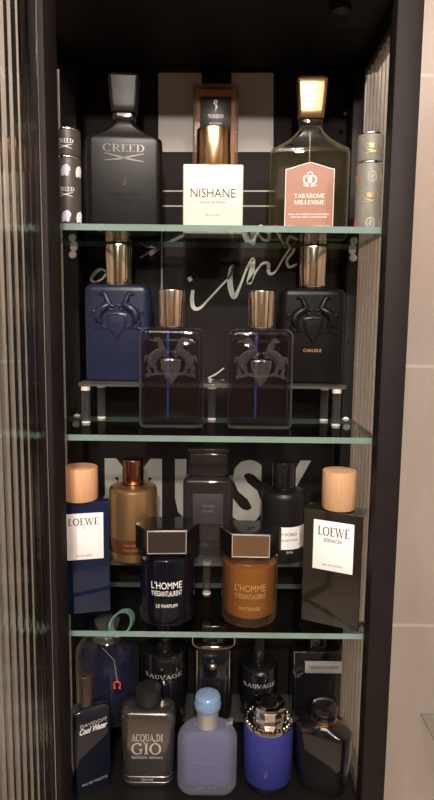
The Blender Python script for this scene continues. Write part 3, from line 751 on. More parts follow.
# two travel tubes
def bendf(r, dy=0): return lambda x: -math.sqrt(max(r*r - x*x, 1e-8)) + dy
def fill(g, out, st=.0006):
    def inside(x, z):
        c = False; n = len(out)
        for i in range(n):
            (a, b), (p, q) = out[i], out[i-1]
            if (b > z) != (q > z) and x < (p-a)*(z-b)/(q-b)+a: c = not c
        return c
    z = -.0065
    while z < .0065:
        x = -.0065
        while x < .0065:
            if inside(x+st/2, z+st/2): g.add([(x, -.0003, z), (x+st, -.0003, z), (x+st, -.0003, z+st), (x, -.0003, z+st)], [(0, 1, 2, 3)])
            x += st
        z += st
def travel_tube(label, u, Y, v_top, v_band, m_body, ink, dark):
    r = 0.0128
    t = thing('travel_atomizer', label, 'perfume atomizer', (X_(u, 180, Y), Y, Z1), 0, 'travel atomizers at the ends of the upper shelf')
    h = Hz(v_top, Y, Z1); hb = Hz(v_band, Y, Z1)
    cyl('sleeve', r, 0, hb-.0010, m_body, t, .0008)
    cyl('band', r*.96, hb-.0009, hb+.0009, M['silver'], t, .0004)
    c = cyl('cap', r, hb+.0010, h-.0015, m_body, t, .0008)
    cyl('cap_rim', r*.97, h-.0014, h+.0006, M['silver'], c, .0006)
    bf = bendf(r+.0001)
    for zc in (h-.0145, hb-.0335):
        serif('CREED', -.0080, .0080, zc, zc+.0040, 0, ink, t, bend=bf)
        swash(t, -.0070, .0070, zc-.0050, zc-.0010, -r, ink, bend=lambda x: bf(x))
    # printed emblems round the sleeve
    for zc in (hb-.0140, hb-.0580):
        for k, a in enumerate((-1.35, 0.0, 1.15)):
            g = Geo()
            if dark:
                out = [(-.0045, -.001), (-.0035, .0035), (-.001, .0055), (.002, .0062), (.0045, .004), (.0052, .0005), (.0035, -.0005), (.004, -.003), (.002, -.0055), (-.0005, -.004), (-.003, -.0055), (-.0042, -.004)]
                fill(g, out); mm = M['label_white'] if k != 1 else M['lilac']
            else:
                g.ribbon(_arc(0, 0, .0042, .0048, 0, 360, .0012, .0012, 16), -.0002, .0004)
                g.ribbon([(-.0025, -.001, .0012), (.0025, .001, .0012)], -.0002, .0004); g.ribbon([(0, -.003, .0012), (0, .003, .0012)], -.0002, .0004)
                mm = M['red_faded'] if k == 0 else M['grey_pale']
            g.V = [(r*math.sin(a + v[0]/r)*(1-v[1]/r), -r*math.cos(a + v[0]/r)*(1-v[1]/r), v[2]+zc) for v in g.V]
            g.build('emblem', mm, t)
    return t
M['lilac'] = mat('pale_lilac_print', (0.62, 0.60, 0.70), 0.5)
M['red_faded'] = mat('faded_red_print', (0.45, 0.15, 0.10), 0.5)
M['grey_pale'] = mat('pale_grey_print', (0.42, 0.39, 0.34), 0.5)
travel_tube('dark woven travel atomizer with pale horse heads at left end of upper shelf', 68.5, 0.622, 133, 161, M['knit'], M['white_ink'], True)
travel_tube('grey leather travel atomizer with gold lettering at right end of upper shelf', 369.0, 0.613, 134, 163, M['tube_grey'], M['gold_ink'], False)

# ---- middle shelf -------------------------------------------------------
Z2 = SH[1]; ZREL = -0.05
def horses(parent, zc, s, y, m, name='crest'):
    """shield between two rearing horses in relief; s = half width"""
    g = Geo()
    for sx in (-1, 1):
        def st(pts, n=6):
            q = smooth_path([(sx*a*s, b*s+zc, r*s) for a, b, r in pts], 4)
            g.tube([(x, y, z) for x, z, r in q], [r*1.0 for x, z, r in q], 8)
        st([(.66, .92, .05), (.52, 1.0, .09), (.42, .90, .10), (.36, .74, .12), (.28, .58, .13)])       # head and neck
        st([(.28, .58, .12), (.48, .46, .17), (.66, .30, .17), (.72, .08, .17), (.62, -.08, .10)])      # trunk and haunch
        st([(.30, .60, .07), (.14, .50, .06), (.05, .56, .05)])                                          # foreleg
        st([(.34, .46, .06), (.20, .36, .05), (.12, .42, .04)])
        st([(.72, .06, .09), (.86, -.12, .07), (.78, -.28, .05), (.92, -.34, .05)])                      # hind leg
        st([(.60, -.04, .08), (.56, -.22, .06), (.44, -.30, .04)])
        st([(.74, .22, .05), (.92, .34, .06), (.98, .14, .04)])                                          # tail
    # swag
    q = smooth_path([(-.95, -.42, .05), (-.5, -.30, .05), (0, -.36, .05), (.5, -.30, .05), (.95, -.42, .05)], 5)
    g.tube([(a*s, y+.0004, b*s+zc) for a, b, r in q], [r*s for a, b, r in q], 6)
    o = g.build(name, m, parent, True, 60)
    sh = [(-.38, .22), (0, .28), (.38, .22), (.36, -.05), (.26, -.38), (0, -.74), (-.26, -.38), (-.36, -.05)]
    n = len(sh); V = []; Fc = []
    for k_, (f, yy) in enumerate(((1.08, 0.0008), (1.0, -0.0012), (.84, -0.0020), (.76, -0.0012), (0.02, -0.0016))):
        V += [(a*f*s, y+yy, (b+.1)*f*s - .1*s + zc) for a, b in sh]
    for k_ in range(4):
        for i in range(n):
            j = (i+1) % n; Fc.append((k_*n+i, (k_+1)*n+i, (k_+1)*n+j, k_*n+j))
    link('shield', V, Fc, m, o, True, 40)
    return o

def horse_bottle(label, u, w_px, Yf, D, zs, v_cap, v_capb, v_body, mb, mc, cap_px, clear=False, crest=None):
    w = W_(w_px, Yf); h = Hz(v_body, Yf, zs); hc = Hz(v_cap, Yf+D/2, zs); hb = Hz(v_capb, Yf+D/2, zs)
    t = thing('perfume_bottle', label, 'perfume bottle', (X_(u, (v_body+v_cap)/2+60, Yf), Yf+D/2, zs), 0, 'horse-crest bottles on the middle shelf')
    R = 0.0085
    S = []
    for i in range(5):
        a = math.pi/2*i/4; ins = .004*(1-math.sin(a)); S.append((.004*(1-math.cos(a)), sec(w-2*ins, D-2*ins, .009-ins)))
    for i in range(7):
        a = math.pi/2*i/6; ins = R*(1-math.cos(a)); S.append((h-R+R*math.sin(a), sec(w-2*ins, D-1.1*ins, .009-ins*.4)))
    loft('glass_body', S, mb, t, angle=50)
    if clear:
        S = [(.010, sec(w-.012, D-.010, .007)), (.012, sec(w-.009, D-.008, .007)), (h-.014, sec(w-.009, D-.008, .007)), (h-.011, sec(w-.014, D-.011, .007))]
        loft('liquid', S, M['juice_grey'], t)
        cyl('dip_tube', .0014, .008, h+.001, M['dip'], t, .0003, -.0045, .000)  # tube carries the painted blue reflection
    rt = W_(cap_px, Yf+D/2)/2
    cyl('collar', rt*.78, h-.0008, hb, M['gun'], t, .0005)
    c = lathe('cap', [(rt*.90, hb), (rt*.93, hb+.001), (rt*.95, hb+.012), (rt*1.0, hc-.002), (rt*.98, hc-.0006), (rt*.86, hc), (rt*.82, hc-.0012), (rt*.1, hc-.0012)], mc, t, angle=30)
    # lifted facets of the cap
    g = Geo()
    for k_ in range(14):
        a = 2*math.pi*k_/14
        g.tube([(rt*.925*math.cos(a), rt*.925*math.sin(a), hb+.002), (rt*.985*math.cos(a), rt*.985*math.sin(a), hc-.003)], .0004, 6)
    g.build('cap_ribs', mc, c, True)
    y = -D/2 + .0002
    horses(t, h-.0405, w*.40, y, crest or (M['crest_glass'] if clear else mb))
    return t, h, w

D2 = .032
R2 = Z2+RH
t, h, w = horse_bottle('matte navy blue bottle with rearing horse crest and gold cap, standing on the clear riser', 117, 65.5, .684, D2, R2, 246, 287.5, 285,
             M['navy_matte'], M['pale_gold'], 26)
t, h, w = horse_bottle('matte black bottle with rearing horse crest and pale gold cap, on the riser at right', 313, 65, .684, D2, R2, 246, 286.5, 287,
             M['black_matte'], M['pale_gold'], 26)
text('CARLISLE', -.0105, .0105, h-.0740+.0015, h-.0740+.0050, -D2/2-.0001, M['gold_ink'], t)
horse_bottle('clear smoky bottle with horse crest, left one of the front pair on the middle shelf', 170.7, 65.5, .640, D2, Z2, 290.5, 327.5, 328.5,
             M['clear_grey'], M['pale_gold'], 26, True)
horse_bottle('clear smoky bottle with horse crest, right one of the front pair on the middle shelf', 261, 66, .640, D2, Z2, 290.5, 327.5, 329,
             M['clear_grey'], M['pale_gold'], 26, True)

# ---- lower shelf -------------------------------------------------------
Z3 = SH[2]; ZREL = -0.26
def wood_cap_bottle(name, label, w, d, h, loc, rz, mb, mc, cap_r, cap_h, cap_x, gold=False):
    t = thing(name, label, 'perfume bottle', loc, rz, 'wooden-capped bottles on the lower shelf')
    slab('glass_body', w, d, 0, h, mb, t, .0012, .0008)
    cyl('collar', cap_r*.8, h-.0005, h+.0016, M['black_gloss'], t, .0004, cap_x)
    c = lathe('cap', [(cap_r*.96, h+.0016), (cap_r, h+.003), (cap_r, h+cap_h-.0015), (cap_r*.97, h+cap_h-.0003), (cap_r*.9, h+cap_h), (cap_r*.05, h+cap_h)], mc, t, cap_x)
    return t
# right one
pa = at(301, 616, .627); pb = at(359, 631, .600)
rzr = -math.atan2(.027, pb.x-pa.x)
wR = math.hypot(pb.x-pa.x, .027); dR = .030
mid = (Vector((pa.x, .6285, 0)) + Vector((pb.x, .6025, 0)))/2
nrm = Vector((math.sin(-rzr), math.cos(-rzr), 0))
hR = at(333, 513, .613).z - Z3
t = wood_cap_bottle('perfume_bottle', 'tall dark brown glass bottle with wooden cap and white label, angled at lower shelf right', wR, dR, hR,
    (mid.x+nrm.x*dR/2, mid.y+nrm.y*dR/2, Z3), rzr, M['smoke_gloss'], M['wood'], W_(33, .63)/2, .0435, .002)
y = -dR/2-.0003
l0, l1 = -wR*.5+.0115, wR*.5-.0090
zt, zb = hR-.0105, hR-.0660
box('label', l0, l1, y, y+.0006, zb, zt, M['label_white'], t, .0002)
lc = (l0+l1)/2; lh = (l1-l0)/2
serif('LOEWE', lc-lh*.78, lc+lh*.78, zt-.0165, zt-.0065, y, M['ink'], t)
text('ESENCIA', lc-lh*.45, lc+lh*.45, zt-.0235, zt-.0195, y, M['ink'], t)
text('eau de parfum', lc-lh*.5, lc+lh*.5, zb+.0045, zb+.0080, y, M['grey_ink'], t)
# left one
hL = at(85, 503, .637).z - Z3
wL, dL = .0570, .026
t = wood_cap_bottle('perfume_bottle', 'tall deep blue glass bottle with wooden cap and bright white label at lower shelf left', wL, dL, hL,
    (-.1500, .6500, Z3), math.radians(13), M['navy_gloss'], M['wood_bright'], W_(35.5, .63)/2, .0385, -.003)
y = -dL/2-.0003
zt, zb = hL-.0120, hL-.0655
l0, l1 = -wL/2+.0070, wL/2-.0070
box('label', l0, l1, y, y+.0006, zb, zt, M['label_white'], t, .0002)
lc = (l0+l1)/2; lh = (l1-l0)/2
serif('LOEWE', lc-lh*.80, lc+lh*.76, zt-.0135, zt-.0055, y, M['ink'], t)
text('7', lc-.0010, lc+.0010, zt-.0185, zt-.0155, y, M['grey_ink'], t)
text('eau de toilette', lc-lh*.4, lc+lh*.4, zb+.0040, zb+.0060, y, M['grey_ink'], t)

R3 = Z3+RH
# gold round bottle
Yf = .684; r = W_(48, Yf)/2; Yc = .694
t = thing('perfume_bottle', 'round brushed gold bottle with bronze cap on the lower riser', 'perfume bottle', (X_(133.5, 520, Yc), Yc, R3))
hs = Hz(486, Yc, R3); hc = Hz(459.5, Yc, R3)
lathe('body', [(r*.94, 0), (r*.97, .0012), (r*.97, .006), (r, .007), (r, hs-.005), (r*.97, hs-.002), (r*.88, hs), (r*.45, hs+.0005)], M['gold_lacq'], t)
wb0, wb1 = .0105, .0285
lathe('window_band', [(r*1.0, wb0), (r*1.006, wb0+.0004), (r*1.006, wb1-.0004), (r*1.0, wb1)], M['amber_band'], t)
cyl('neck_ring', r*.46, hs, hs+.0025, M['bronze'], t, .0004)
cyl('cap', W_(21, Yc)/2, hs+.0025, hc, M['bronze'], t, .0012)
text('TOM FORD', -.008, .008, .021, .0235, 0, M['gold_ink'], t, bend=bendf(r*1.007))
text('NOIR EXTREME', -.009, .009, .0155, .0175, 0, M['gold_ink'], t, bend=bendf(r*1.007))

# grey glass decanter
Yf = .690; D = .034; Yc = Yf+D/2; w = W_(50, Yf)
t = thing('perfume_bottle', 'square smoky grey glass decanter bottle in front of the big letters, lower shelf centre', 'perfume bottle', (X_(208, 500, Yf), Yc, R3))
hs = Hz(481, Yf, R3); hc = Hz(449.5, Yf, R3); 
S = [(0, sec(w*.90, D*.9, .006)), (.003, sec(w*.93, D*.93, .006)), (.008, sec(w*.94, D*.94, .006)), (.011, sec(w*.99, D, .006)), (hs-.004, sec(w, D, .006)), (hs-.001, sec(w*.96, D*.96, .006)), (hs+.002, sec(w*.82, D*.8, .006)), (hs+.0045, sec(w*.70, D*.62, .006))]
loft('glass_body', S, M['grey_glass'], t)
slab('liquid', w-.010, D-.012, .014, hs-.006, M['black_gloss'], t, .004, .001)
slab('cap', w*.78, D*.78, hs+.0045, hc-.0055, M['grey_glass'], t, .004, .002)
slab('cap_plug', w*.5, D*.5, hs+.0045, hc-.008, M['black_gloss'], t, .004, .001)
slab('cap_top', w*.84, D*.84, hc-.0052, hc, M['grey_glass'], t, .004, .0015)
a0, a1 = Hz(524, Yf, R3), Hz(494, Yf, R3)
M['grey_label'] = mat('grey_label', (0.045, 0.042, 0.046), 0.35)
box('label', -w*.30, w*.30, -D/2-.0006, -D/2+.0002, a0, a1, M['grey_label'], t, .0002)
text('TOM FORD', -.008, .008, (a0+a1)/2+.002, (a0+a1)/2+.0050, -D/2-.0007, M['grey_ink'], t)
text('OUD WOOD', -.007, .007, (a0+a1)/2-.004, (a0+a1)/2-.0015, -D/2-.0007, M['grey_ink'], t)

# black round bottle with white label
Yf = .684; Yc = .706; r = W_(44, Yf)/2
t = thing('perfume_bottle', 'round matte black bottle with white label band, behind the amber bottle', 'perfume bottle', (X_(284, 520, Yc-.02), Yc-.009, R3))
Yc -= .009
hs = Hz(488, Yc, R3); hc = Hz(460, Yc, R3)
lathe('body', [(r*.95, 0), (r, .0015), (r, hs-.008), (r*.98, hs-.004), (r*.90, hs-.001), (r*.5, hs)], M['black_soft'], t)
cyl('cap', W_(23, Yc)/2, hs, hc, M['black_gloss'], t, .0012)
a0, a1 = Hz(547, Yc-.02, R3), Hz(525, Yc-.02, R3)
lab = loft('label', [(z, [(q*(r+e)*math.sin(a), -q*(r+e)*math.cos(a)) for q, e, a in [(1, .0004, -1.1+2.2*i/16) for i in range(17)] + [(1, -.0004, 1.1-2.2*i/16) for i in range(17)]]) for z in (a0, a1)], M['label_white'], t)
text('TOM FORD', -.014, .014, a1-.0105, a1-.0070, 0, M['ink'], t, bend=bendf(r+.0005))
text('OMBRE LEATHER', -.0155, .0155, a1-.0170, a1-.0145, 0, M['grey_ink'], t, bend=bendf(r+.0005))
text('50 ML', .002, .010, a0-.0048, a0-.0022, 0, M['white_ink'], t, bend=bendf(r+.0002))

# two bottles with hexagonal slab caps
def hexsec(W, D_, cham, s=1.0):
    a, b = W/2*s, D_/2*s; c = cham*s
    return [(a, 0), (a-c, b), (-a+c, b), (-a, 0), (-a+c, -b), (a-c, -b)]
def hex_bottle(label, u, ub, wcap, wbody, v_ct, v_cb, v_bt, v_base, glass, juice, inner, cap_front, ink, sub, third, rz=0):
    Yc = .636
    r = W_(wbody, Yc)/2
    t = thing('perfume_bottle', label, 'perfume bottle', (X_(ub, 590, Yc), Yc, Z3), rz, 'hexagonal-capped bottles on the lower shelf')
    hb = Hz(v_bt, Yc-r, Z3); h0 = Hz(v_cb, Yc-r, Z3)-.0005; h1 = Hz(v_ct, Yc+.0-.006, Z3)
    h1 = h0 + .0285
    lathe('glass_body', [(r*.90, 0), (r*.97, .0015), (r, .005), (r, h0-.006), (r*.97, h0-.003), (r*.86, h0-.0008), (r*.55, h0-.0002)], glass, t, angle=45)
    lathe('liquid', [(r*.80, .0095), (r*.90, .0105), (r*.925, .014), (r*.925, h0-.010), (r*.90, h0-.0095)], juice, t)
    cyl('dip_tube', .0012, .009, h0-.002, M['dip_clear'], t, .0003)
    W = W_(wcap, Yc); Dc = .046; ch = W*.19
    secs = []
    for z, s in ((h0, .93), (h0+.0012, .985), (h0+.002, 1), (h1-.0008, 1), (h1, .985)): secs.append((z, hexsec(W, Dc, ch, s)))
    cap = loft('cap', secs, M['black_gloss'], t, angle=12)
    # framed front face
    a = W/2-ch-.0012; y = -Dc/2-.0002
    g = Geo(); z0, z1 = h0+.003, h1-.0012
    g.ribbon([(-a, z0, .0008), (a, z0, .0008)], y-.0002, y+.0006); g.ribbon([(-a, z1, .0008), (a, z1, .0008)], y-.0002, y+.0006)
    g.ribbon([(-a, z0, .0008), (-a, z1, .0008)], y-.0002, y+.0006); g.ribbon([(a, z0, .0008), (a, z1, .0008)], y-.0002, y+.0006)
    g.build('cap_edge', M['edge_silver'], cap)
    g = Geo(); g.poly([(-a+.0004, z0+.0004), (a-.0004, z0+.0004), (a-.0004, z1-.0004), (-a+.0004, z1-.0004)], y, y+.0004)
    g.build('cap_face', cap_front, cap)
    # bevelled top with monogram
    g = Geo()
    g.ribbon([(-.004, -.006, .0008), (.002, .006, .0012)], 0, .0003); g.ribbon([(-.005, .006, .0008), (.0, 0, .0012), (.0, -.006, .0012)], 0, .0003)
    g.ribbon([(.005, .006, .0008), (0, 0, .0008)], 0, .0003)
    g.V = [(v[0], v[2]*1.0-.004, h1+v[1]) for v in g.V]
    g.build('monogram', M['gun'], cap)
    bf = bendf(r+.0001)
    hm = Hz(v_base, Yc-r, Z3)
    text("L'HOMME", -.0165, .0165, hm, hm+.0080, 0, ink, t, bend=bf)
    text('YVESSAINTLAURENT', -.0165, .0165, hm-.0080, hm-.0022, 0, ink, t, bend=bf)
    text(third, -.0115, .0115, hm-.0210, hm-.0172, 0, ink, t, bend=bf)
    return t
M['satin'] = mat('satin_silver', (0.62, 0.60, 0.60), 0.34, 0.75)
M['edge_silver'] = mat('satin_silver_edge', (0.50, 0.46, 0.42), 0.35, 0.3)
M['cap_brown'] = mat('brown_black_cap_face', (0.05, 0.038, 0.032), 0.18, 0.3, coat=0.6)
M['cap_copper'] = mat('copper_mirror_face', (0.98, 0.83, 0.68), 0.2, 1.0)
M['navy_wall'] = thin_glass('blue_black_glass', (0.75, 0.76, 0.86), (0.25, 0.25, 0.34), 0.45, 1.5, body=(0.15, 0.16, 0.30), bodyf=0.02, rim=0.2)
M['amber_wall'] = thin_glass('warm_clear_glass', (0.95, 0.88, 0.78), (0.75, 0.58, 0.42), 0.4, 1.5, body=(0.8, 0.6, 0.45), bodyf=0.03, rim=0.25)
hex_bottle('round dark blue bottle with black hexagonal cap and white lettering, front of lower shelf', 167.5, 167.5, 63, 55, 515, 559, 555, 590,
           M['navy_wall'], M['juice_navy'], None, M['cap_brown'], M['white_ink'], '', 'LE PARFUM', math.radians(3))
hex_bottle('round amber liquid bottle with hexagonal mirror-faced cap, front of lower shelf', 249.5, 249.5, 61, 56, 517, 562, 557, 592,
           M['amber_wall'], M['juice_amber'], None, M['cap_copper'], M['gold_ink'], '', 'INTENSE', math.radians(-2))

# ---- cabinet floor -------------------------------------------------------
ZF0 = ZF; ZF = ZF+.0003; ZREL = -0.46
R4 = ZF+RH
# round blue bottle with stopper and mint ribbon
Yc = .700; r = W_(62, Yc)/2
t = thing('perfume_bottle', 'round clear bottle of blue liquid with mint loop and red charm, back left', 'perfume bottle', (X_(108, 690, Yc), Yc, R4))
h1 = Hz(690, Yc, R4); hn = Hz(641, Yc, R4)
h1 = Hz(672, Yc-r, R4)
lathe('glass_body', [(r*.9, 0), (r, .003), (r, h1), (r*.97, h1+.008), (r*.84, h1+.018), (r*.60, h1+.030), (r*.38, hn-.002), (r*.30, hn)], M['clear'], t, angle=50, ratio=.85)
lathe('liquid', [(r*.86, .005), (r*.93, .008), (r*.93, h1-.006), (r*.92, h1+.001), (r*.88, h1+.0015)], M['juice_blue'] if 'juice_blue' in M else M['juice_navy'], t, ratio=.85)
lathe('stopper', [(r*.34, hn), (r*.42, hn+.003), (r*.36, hn+.008), (r*.30, hn+.014), (r*.38, hn+.022), (r*.40, hn+.0265), (r*.32, hn+.0285), (r*.1, hn+.029)], M['acrylic_milk'] if 'acrylic_milk' in M else M['acrylic_frost'], t)
g = Geo()
q = []
for i in range(29):
    a = 2*math.pi*i/28; q.append((.0215+.0118*math.cos(a), -.018+.009*math.cos(a), hn+.0325+.0150*math.sin(a)))
V = []; Fc = []
for i, p in enumerate(q):
    a = 2*math.pi*i/28
    n_ = Vector((math.cos(a), 0, math.sin(a))); wv = Vector((.35, 1, 0)).normalized()
    for e, f in ((.0011, .004), (.0011, -.004), (-.0011, -.004), (-.0011, .004)): V.append(Vector(p)+n_*e+wv*f)
for i in range(28):
    for k_ in range(4):
        l = (k_+1) % 4; Fc.append((i*4+k_, i*4+l, (i+1)*4+l, (i+1)*4+k_))
link('rubber_loop', V, Fc, M['mint'], t, True, 40)
# red charm hung on a thread
cx, cz = X_(116.5, 687, Yc-r)-t.location.x, at(116, 687, Yc-r).z-R4
g = Geo()
yb = -r*.86
g.ribbon([(cx + .0038*math.cos(math.radians(a)), cz+.0038*math.sin(math.radians(a)), .0013) for a in range(-55, 236, 15)], yb-.0015, yb)
g.ribbon([(cx-.0045, cz-.0046, .0012), (cx-.0018, cz-.0046, .0012)], yb-.0015, yb); g.ribbon([(cx+.0018, cz-.0046, .0012), (cx+.0045, cz-.0046, .0012)], yb-.0015, yb)
charm = g.build('red_charm', M['red_bright'] if 'red_bright' in M else M['red_ink'], t)
g = Geo(); g.tube([(cx, yb, cz+.004), (cx-.004, yb+.002, cz+.030), (-.004, -.012, hn-.004)], .0003, 5)
g.build('thread', M['silver_ink'], charm)

# two black round-shouldered bottles with white lettering
def savage(label, u, w_px, v_sh, v_cap, capw, ltr, Y=.716):
    r = W_(w_px, Y)/2
    t = thing('perfume_bottle', label, 'perfume bottle', (X_(u, 690, Y), Y, R4), 0, 'black gradient bottles at the back of the cabinet floor')
    hs = Hz(v_sh, Y-.01, R4); hc = Hz(v_cap, Y, R4)
    lathe('glass_body', [(r*.94, 0), (r, .0025), (r, hs-.004), (r*.96, hs-.001), (r*.80, hs+.001), (r*.5, hs+.0015)], M['black_glass'], t)
    lathe('cap', [(capw*.96, hs+.0015), (capw, hs+.003), (capw, hs+.008), (capw*.86, hs+.009), (capw*.86, hs+.011), (capw, hs+.012), (capw, hc-.001), (capw*.94, hc)], M['black_gloss'], t)
    z = Hz(ltr, Y-r, R4)
    serif('SAUVAGE', -r*.80, r*.80, z, z+.0048, 0, M['silver_ink'], t, bend=bendf(r+.0002))
    lathe('shoulder_ring', [(r*1.0, hs-.0060), (r*1.004, hs-.0056), (r*1.004, hs-.0050), (r*1.0, hs-.0046)], M['gun'], t)
    return t
savage('round black bottle with pale lettering behind the grey square-shouldered bottle', 165, 44, 650, 622, .0105, 680, .700)
savage('round black bottle with pale lettering behind the cobalt wrapped bottle', 258, 38, 664, 632, .0092, 688, .712)

# tall black bottle with chrome arch and ball
Y = .700; w = W_(44, Y)
t = thing('perfume_bottle', 'tall black glass bottle with chrome collar arch and steel ball, behind the frosted bottle', 'perfume bottle', (X_(213, 690, Y), Y+.004, R4))
hh = Hz(636, Y, R4)
slab('glass_body', w*.86, .034, 0, hh-.006, M['black_glass'], t, .010, .004)
slab('cap', W_(34, Y)*.8, .026, hh-.006, hh+.018, M['black_gloss'], t, .008, .002)
g = Geo(); a = w*.46
pth = smooth_path([(-a, hh+.008), (-a, hh-.002), (-a*.86, hh-.0065), (-a*.5, hh-.009), (0, hh-.0095), (a*.5, hh-.009), (a*.86, hh-.0065), (a, hh-.002), (a, hh+.008)], 4)
g.tube([(p[0], -.0172, p[1]) for p in pth], .0012, 8)
g.build('chrome_arch', M['silver'], t, True)
ob = lathe('steel_ball', [(.0003, -.0064)] + [(.0064*math.sin(math.radians(a_)), -.0064*math.cos(math.radians(a_))) for a_ in range(15, 180, 15)] + [(.0003, .0064)], M['ball'] if 'ball' in M else M['gun'], t, angle=80)
ob.location = (-.001, -.0185, Hz(669, Y-.02, R4))
g = Geo()
for sx in (-1, 1): g.tube([(sx*w*.36, -.0165, .004), (sx*w*.36, -.0165, hh-.012)], .0006, 6)
g.build('edge_trim', M['pale_gold'], t, True)

# black rectangular bottle with silver label
Y = .700; w = W_(49, Y)
t = thing('perfume_bottle', 'flat black rectangular bottle with silver name strip, back right of the floor', 'perfume bottle', (X_(317, 700, Y)-.001, Y+.009, R4))
hh = Hz(649, Y, R4)
slab('glass_body', w, .024, 0, hh, M['black_glass'], t, .004, .0012)
slab('cap', w*.36, .018, hh+.0015, hh+.022, M['black_gloss'], t, .004, .001)
slab('collar', w*.28, .014, hh, hh+.0015, M['gun'], t, .004, .0003)
a0, a1 = Hz(675, Y-.01, R4), Hz(663, Y-.01, R4)
box('label', -w*.26, w*.48, -.0128, -.0121, a0, a1, M['silver_label'] if 'silver_label' in M else M['silver_ink'], t, .0002)
text('YVESSAINTLAURENT', -w*.20, w*.42, (a0+a1)/2-.0018, (a0+a1)/2+.0018, -.0129, M['ink'], t)
g = Geo(); a = w/2-.0012
g.ribbon([(-a, .004, .0004), (-a, hh-.0012, .0004)], -.0123, -.0119); g.ribbon([(a, .004, .0004), (a, hh-.0012, .0004)], -.0123, -.0119); g.ribbon([(-a, hh-.0014, .0004), (a, hh-.0014, .0004)], -.0123, -.0119)
g.build('edge_trim', M['silver'], t)

# front row: black-blue bottle with bronze cap
t = thing('perfume_bottle', 'slim blue-black glass bottle with brown cap, front left of the cabinet floor', 'perfume bottle', (at(90.5, 740, .634).x, .634, ZF), math.radians(31))
w = .0465; D = .020
hsL = Hz(712, .624, ZF)
S = [(0, sec(w*.96, D*.94, .005)), (.002, sec(w, D, .006)), (hsL-.004, sec(w, D, .006)), (hsL-.001, sec(w*.95, D*.94, .006)), (hsL+.001, sec(w*.80, D*.85, .006)), (hsL+.003, sec(w*.52, D*.7, .005))]
loft('glass_body', S, M['deep_blue_glass'], t, angle=45)
slab('cap', .0165, .0150, hsL+.003, Hz(671, .640, ZF), M['brown_cap'], t, .006, .0012, -.0050)
y = -D/2-.0002
text('DAVIDOFF', -.0150, .0165, hsL-.018, hsL-.0140, y, M['silver_ink'], t)
text('Cool Water', -.0160, .0170, hsL-.0265, hsL-.0190, y, M['white_ink'], t, shear=.4, bold=.02)
text('EAU DE TOILETTE', -.0140, .0160, .0125, .0150, y, M['silver_ink'], t)

# grey metallic glass bottle
Yf = .631; D = .034; Yc = Yf+D/2; w = W_(55, Yf)
t = thing('perfume_bottle', 'grey metallic square-shouldered bottle with black cap and silver lettering, front of the floor', 'perfume bottle', (X_(147, 750, Yf), Yc, ZF))
hb = Hz(714, Yf+.002, ZF)
S = [(0, sec(w*.86, D*.8, .010)), (.0025, sec(w*.92, D*.92, .011)), (.006, sec(w*.94, D*.95, .011)), (hb*.6, sec(w, D, .011)), (hb-.006, sec(w*1.0, D, .011)), (hb-.002, sec(w*.97, D*.95, .011)), (hb, sec(w*.90, D*.86, .010)), (hb+.0015, sec(w*.55, D*.55, .008))]
loft('glass_body', S, M['gio'], t, angle=45)
slab('base_band', w*.965, D*.985, .0135, .0150, M['silver'], t, .011, .0004)  # silver stripes paint in the bright reflections low on the glass
slab('base_band', w*.955, D*.97, .0070, .0078, M['silver'], t, .011, .0003)
cr_ = W_(25.5, Yc)/2
c0 = max(hb+.004, Hz(710, Yc-cr_, ZF)); hc = Hz(681, Yc+cr_*.8, ZF)
cyl('collar', cr_*.6, hb+.0008, c0, M['silver'], t, .0003)
lathe('cap', [(cr_*.97, c0), (cr_, c0+.001), (cr_, hc-.004), (cr_*.985, hc-.003), (cr_, hc-.002), (cr_*.97, hc-.0006), (cr_*.9, hc), (cr_*.05, hc)], M['rubber'], t)
y = -D/2-.0002
g1 = lambda v: Hz(v, Yf, ZF)
serif('ACQUA DI', -.0182, .0182, g1(742), g1(735), y, M['silver_ink'], t)
serif('GIÒ', -.0182, .0165, g1(755), g1(744), y, M['silver_ink'], t)
text('GIORGIO ARMANI', -.0180, .0180, g1(759.5), g1(757), y, M['silver_ink'], t)
text('PROFUMO', -.0065, .0065, .0100, .0120, y+.0004, M['silver_ink'], t)

# frosted lavender bottle
Yf = .618; D = .034; Yc = Yf+D/2; w = W_(61, Yf)
t = thing('perfume_bottle', 'frosted lavender glass bottle with pale blue cap, front centre of the floor', 'perfume bottle', (X_(207, 760, Yf), Yc, ZF))
rcol = W_(22, Yc)/2; rc = W_(27, Yc)/2
hb = Hz(731, Yc-rcol, ZF)
S = []
for i in range(5):
    a = math.pi/2*i/4; ins = .010*(1-math.sin(a)); S.append((.010*(1-math.cos(a)), sec(w-2*ins, D-1.0*ins, .015-ins*.5)))
R = .0240
for i in range(9):
    a = math.pi/2*i/8; ins = R*(1-math.cos(a)); S.append((hb-R*.80+R*.80*math.sin(a), sec(w-2*ins*.86, D-.25*ins, .015-ins*.10)))
loft('glass_body', S, M['frost_edge'], t, angle=60)
S2 = [(z*.80+.008, [(p[0]*.86, p[1]*.72) for p in pts]) for z, pts in S[:10]]
loft('liquid', S2, M['frost_in'], t, angle=60)
c0 = Hz(716, Yc-rc, ZF); c1 = Hz(693, Yc, ZF)
cyl('collar', rcol, hb-.0005, c0+.002, M['satin'], t, .0006)
lathe('cap', [(rc*.90, c0-.001), (rc*.98, c0+.001), (rc*1.0, c0+.006), (rc*.96, c0+.009), (rc*.92, c0+.0105), (rc*.94, c0+.013), (rc*.93, c1-.004), (rc*.84, c1-.0012), (rc*.64, c1), (rc*.1, c1+.0003)], M['blue_cap'], t, angle=50)
lathe('cap_core', [(rc*.55, c0+.002), (rc*.60, c0+.004), (rc*.60, c1-.007), (rc*.4, c1-.005)], M['cap_core'], t)
g1 = lambda v: Hz(v, Yf, ZF)
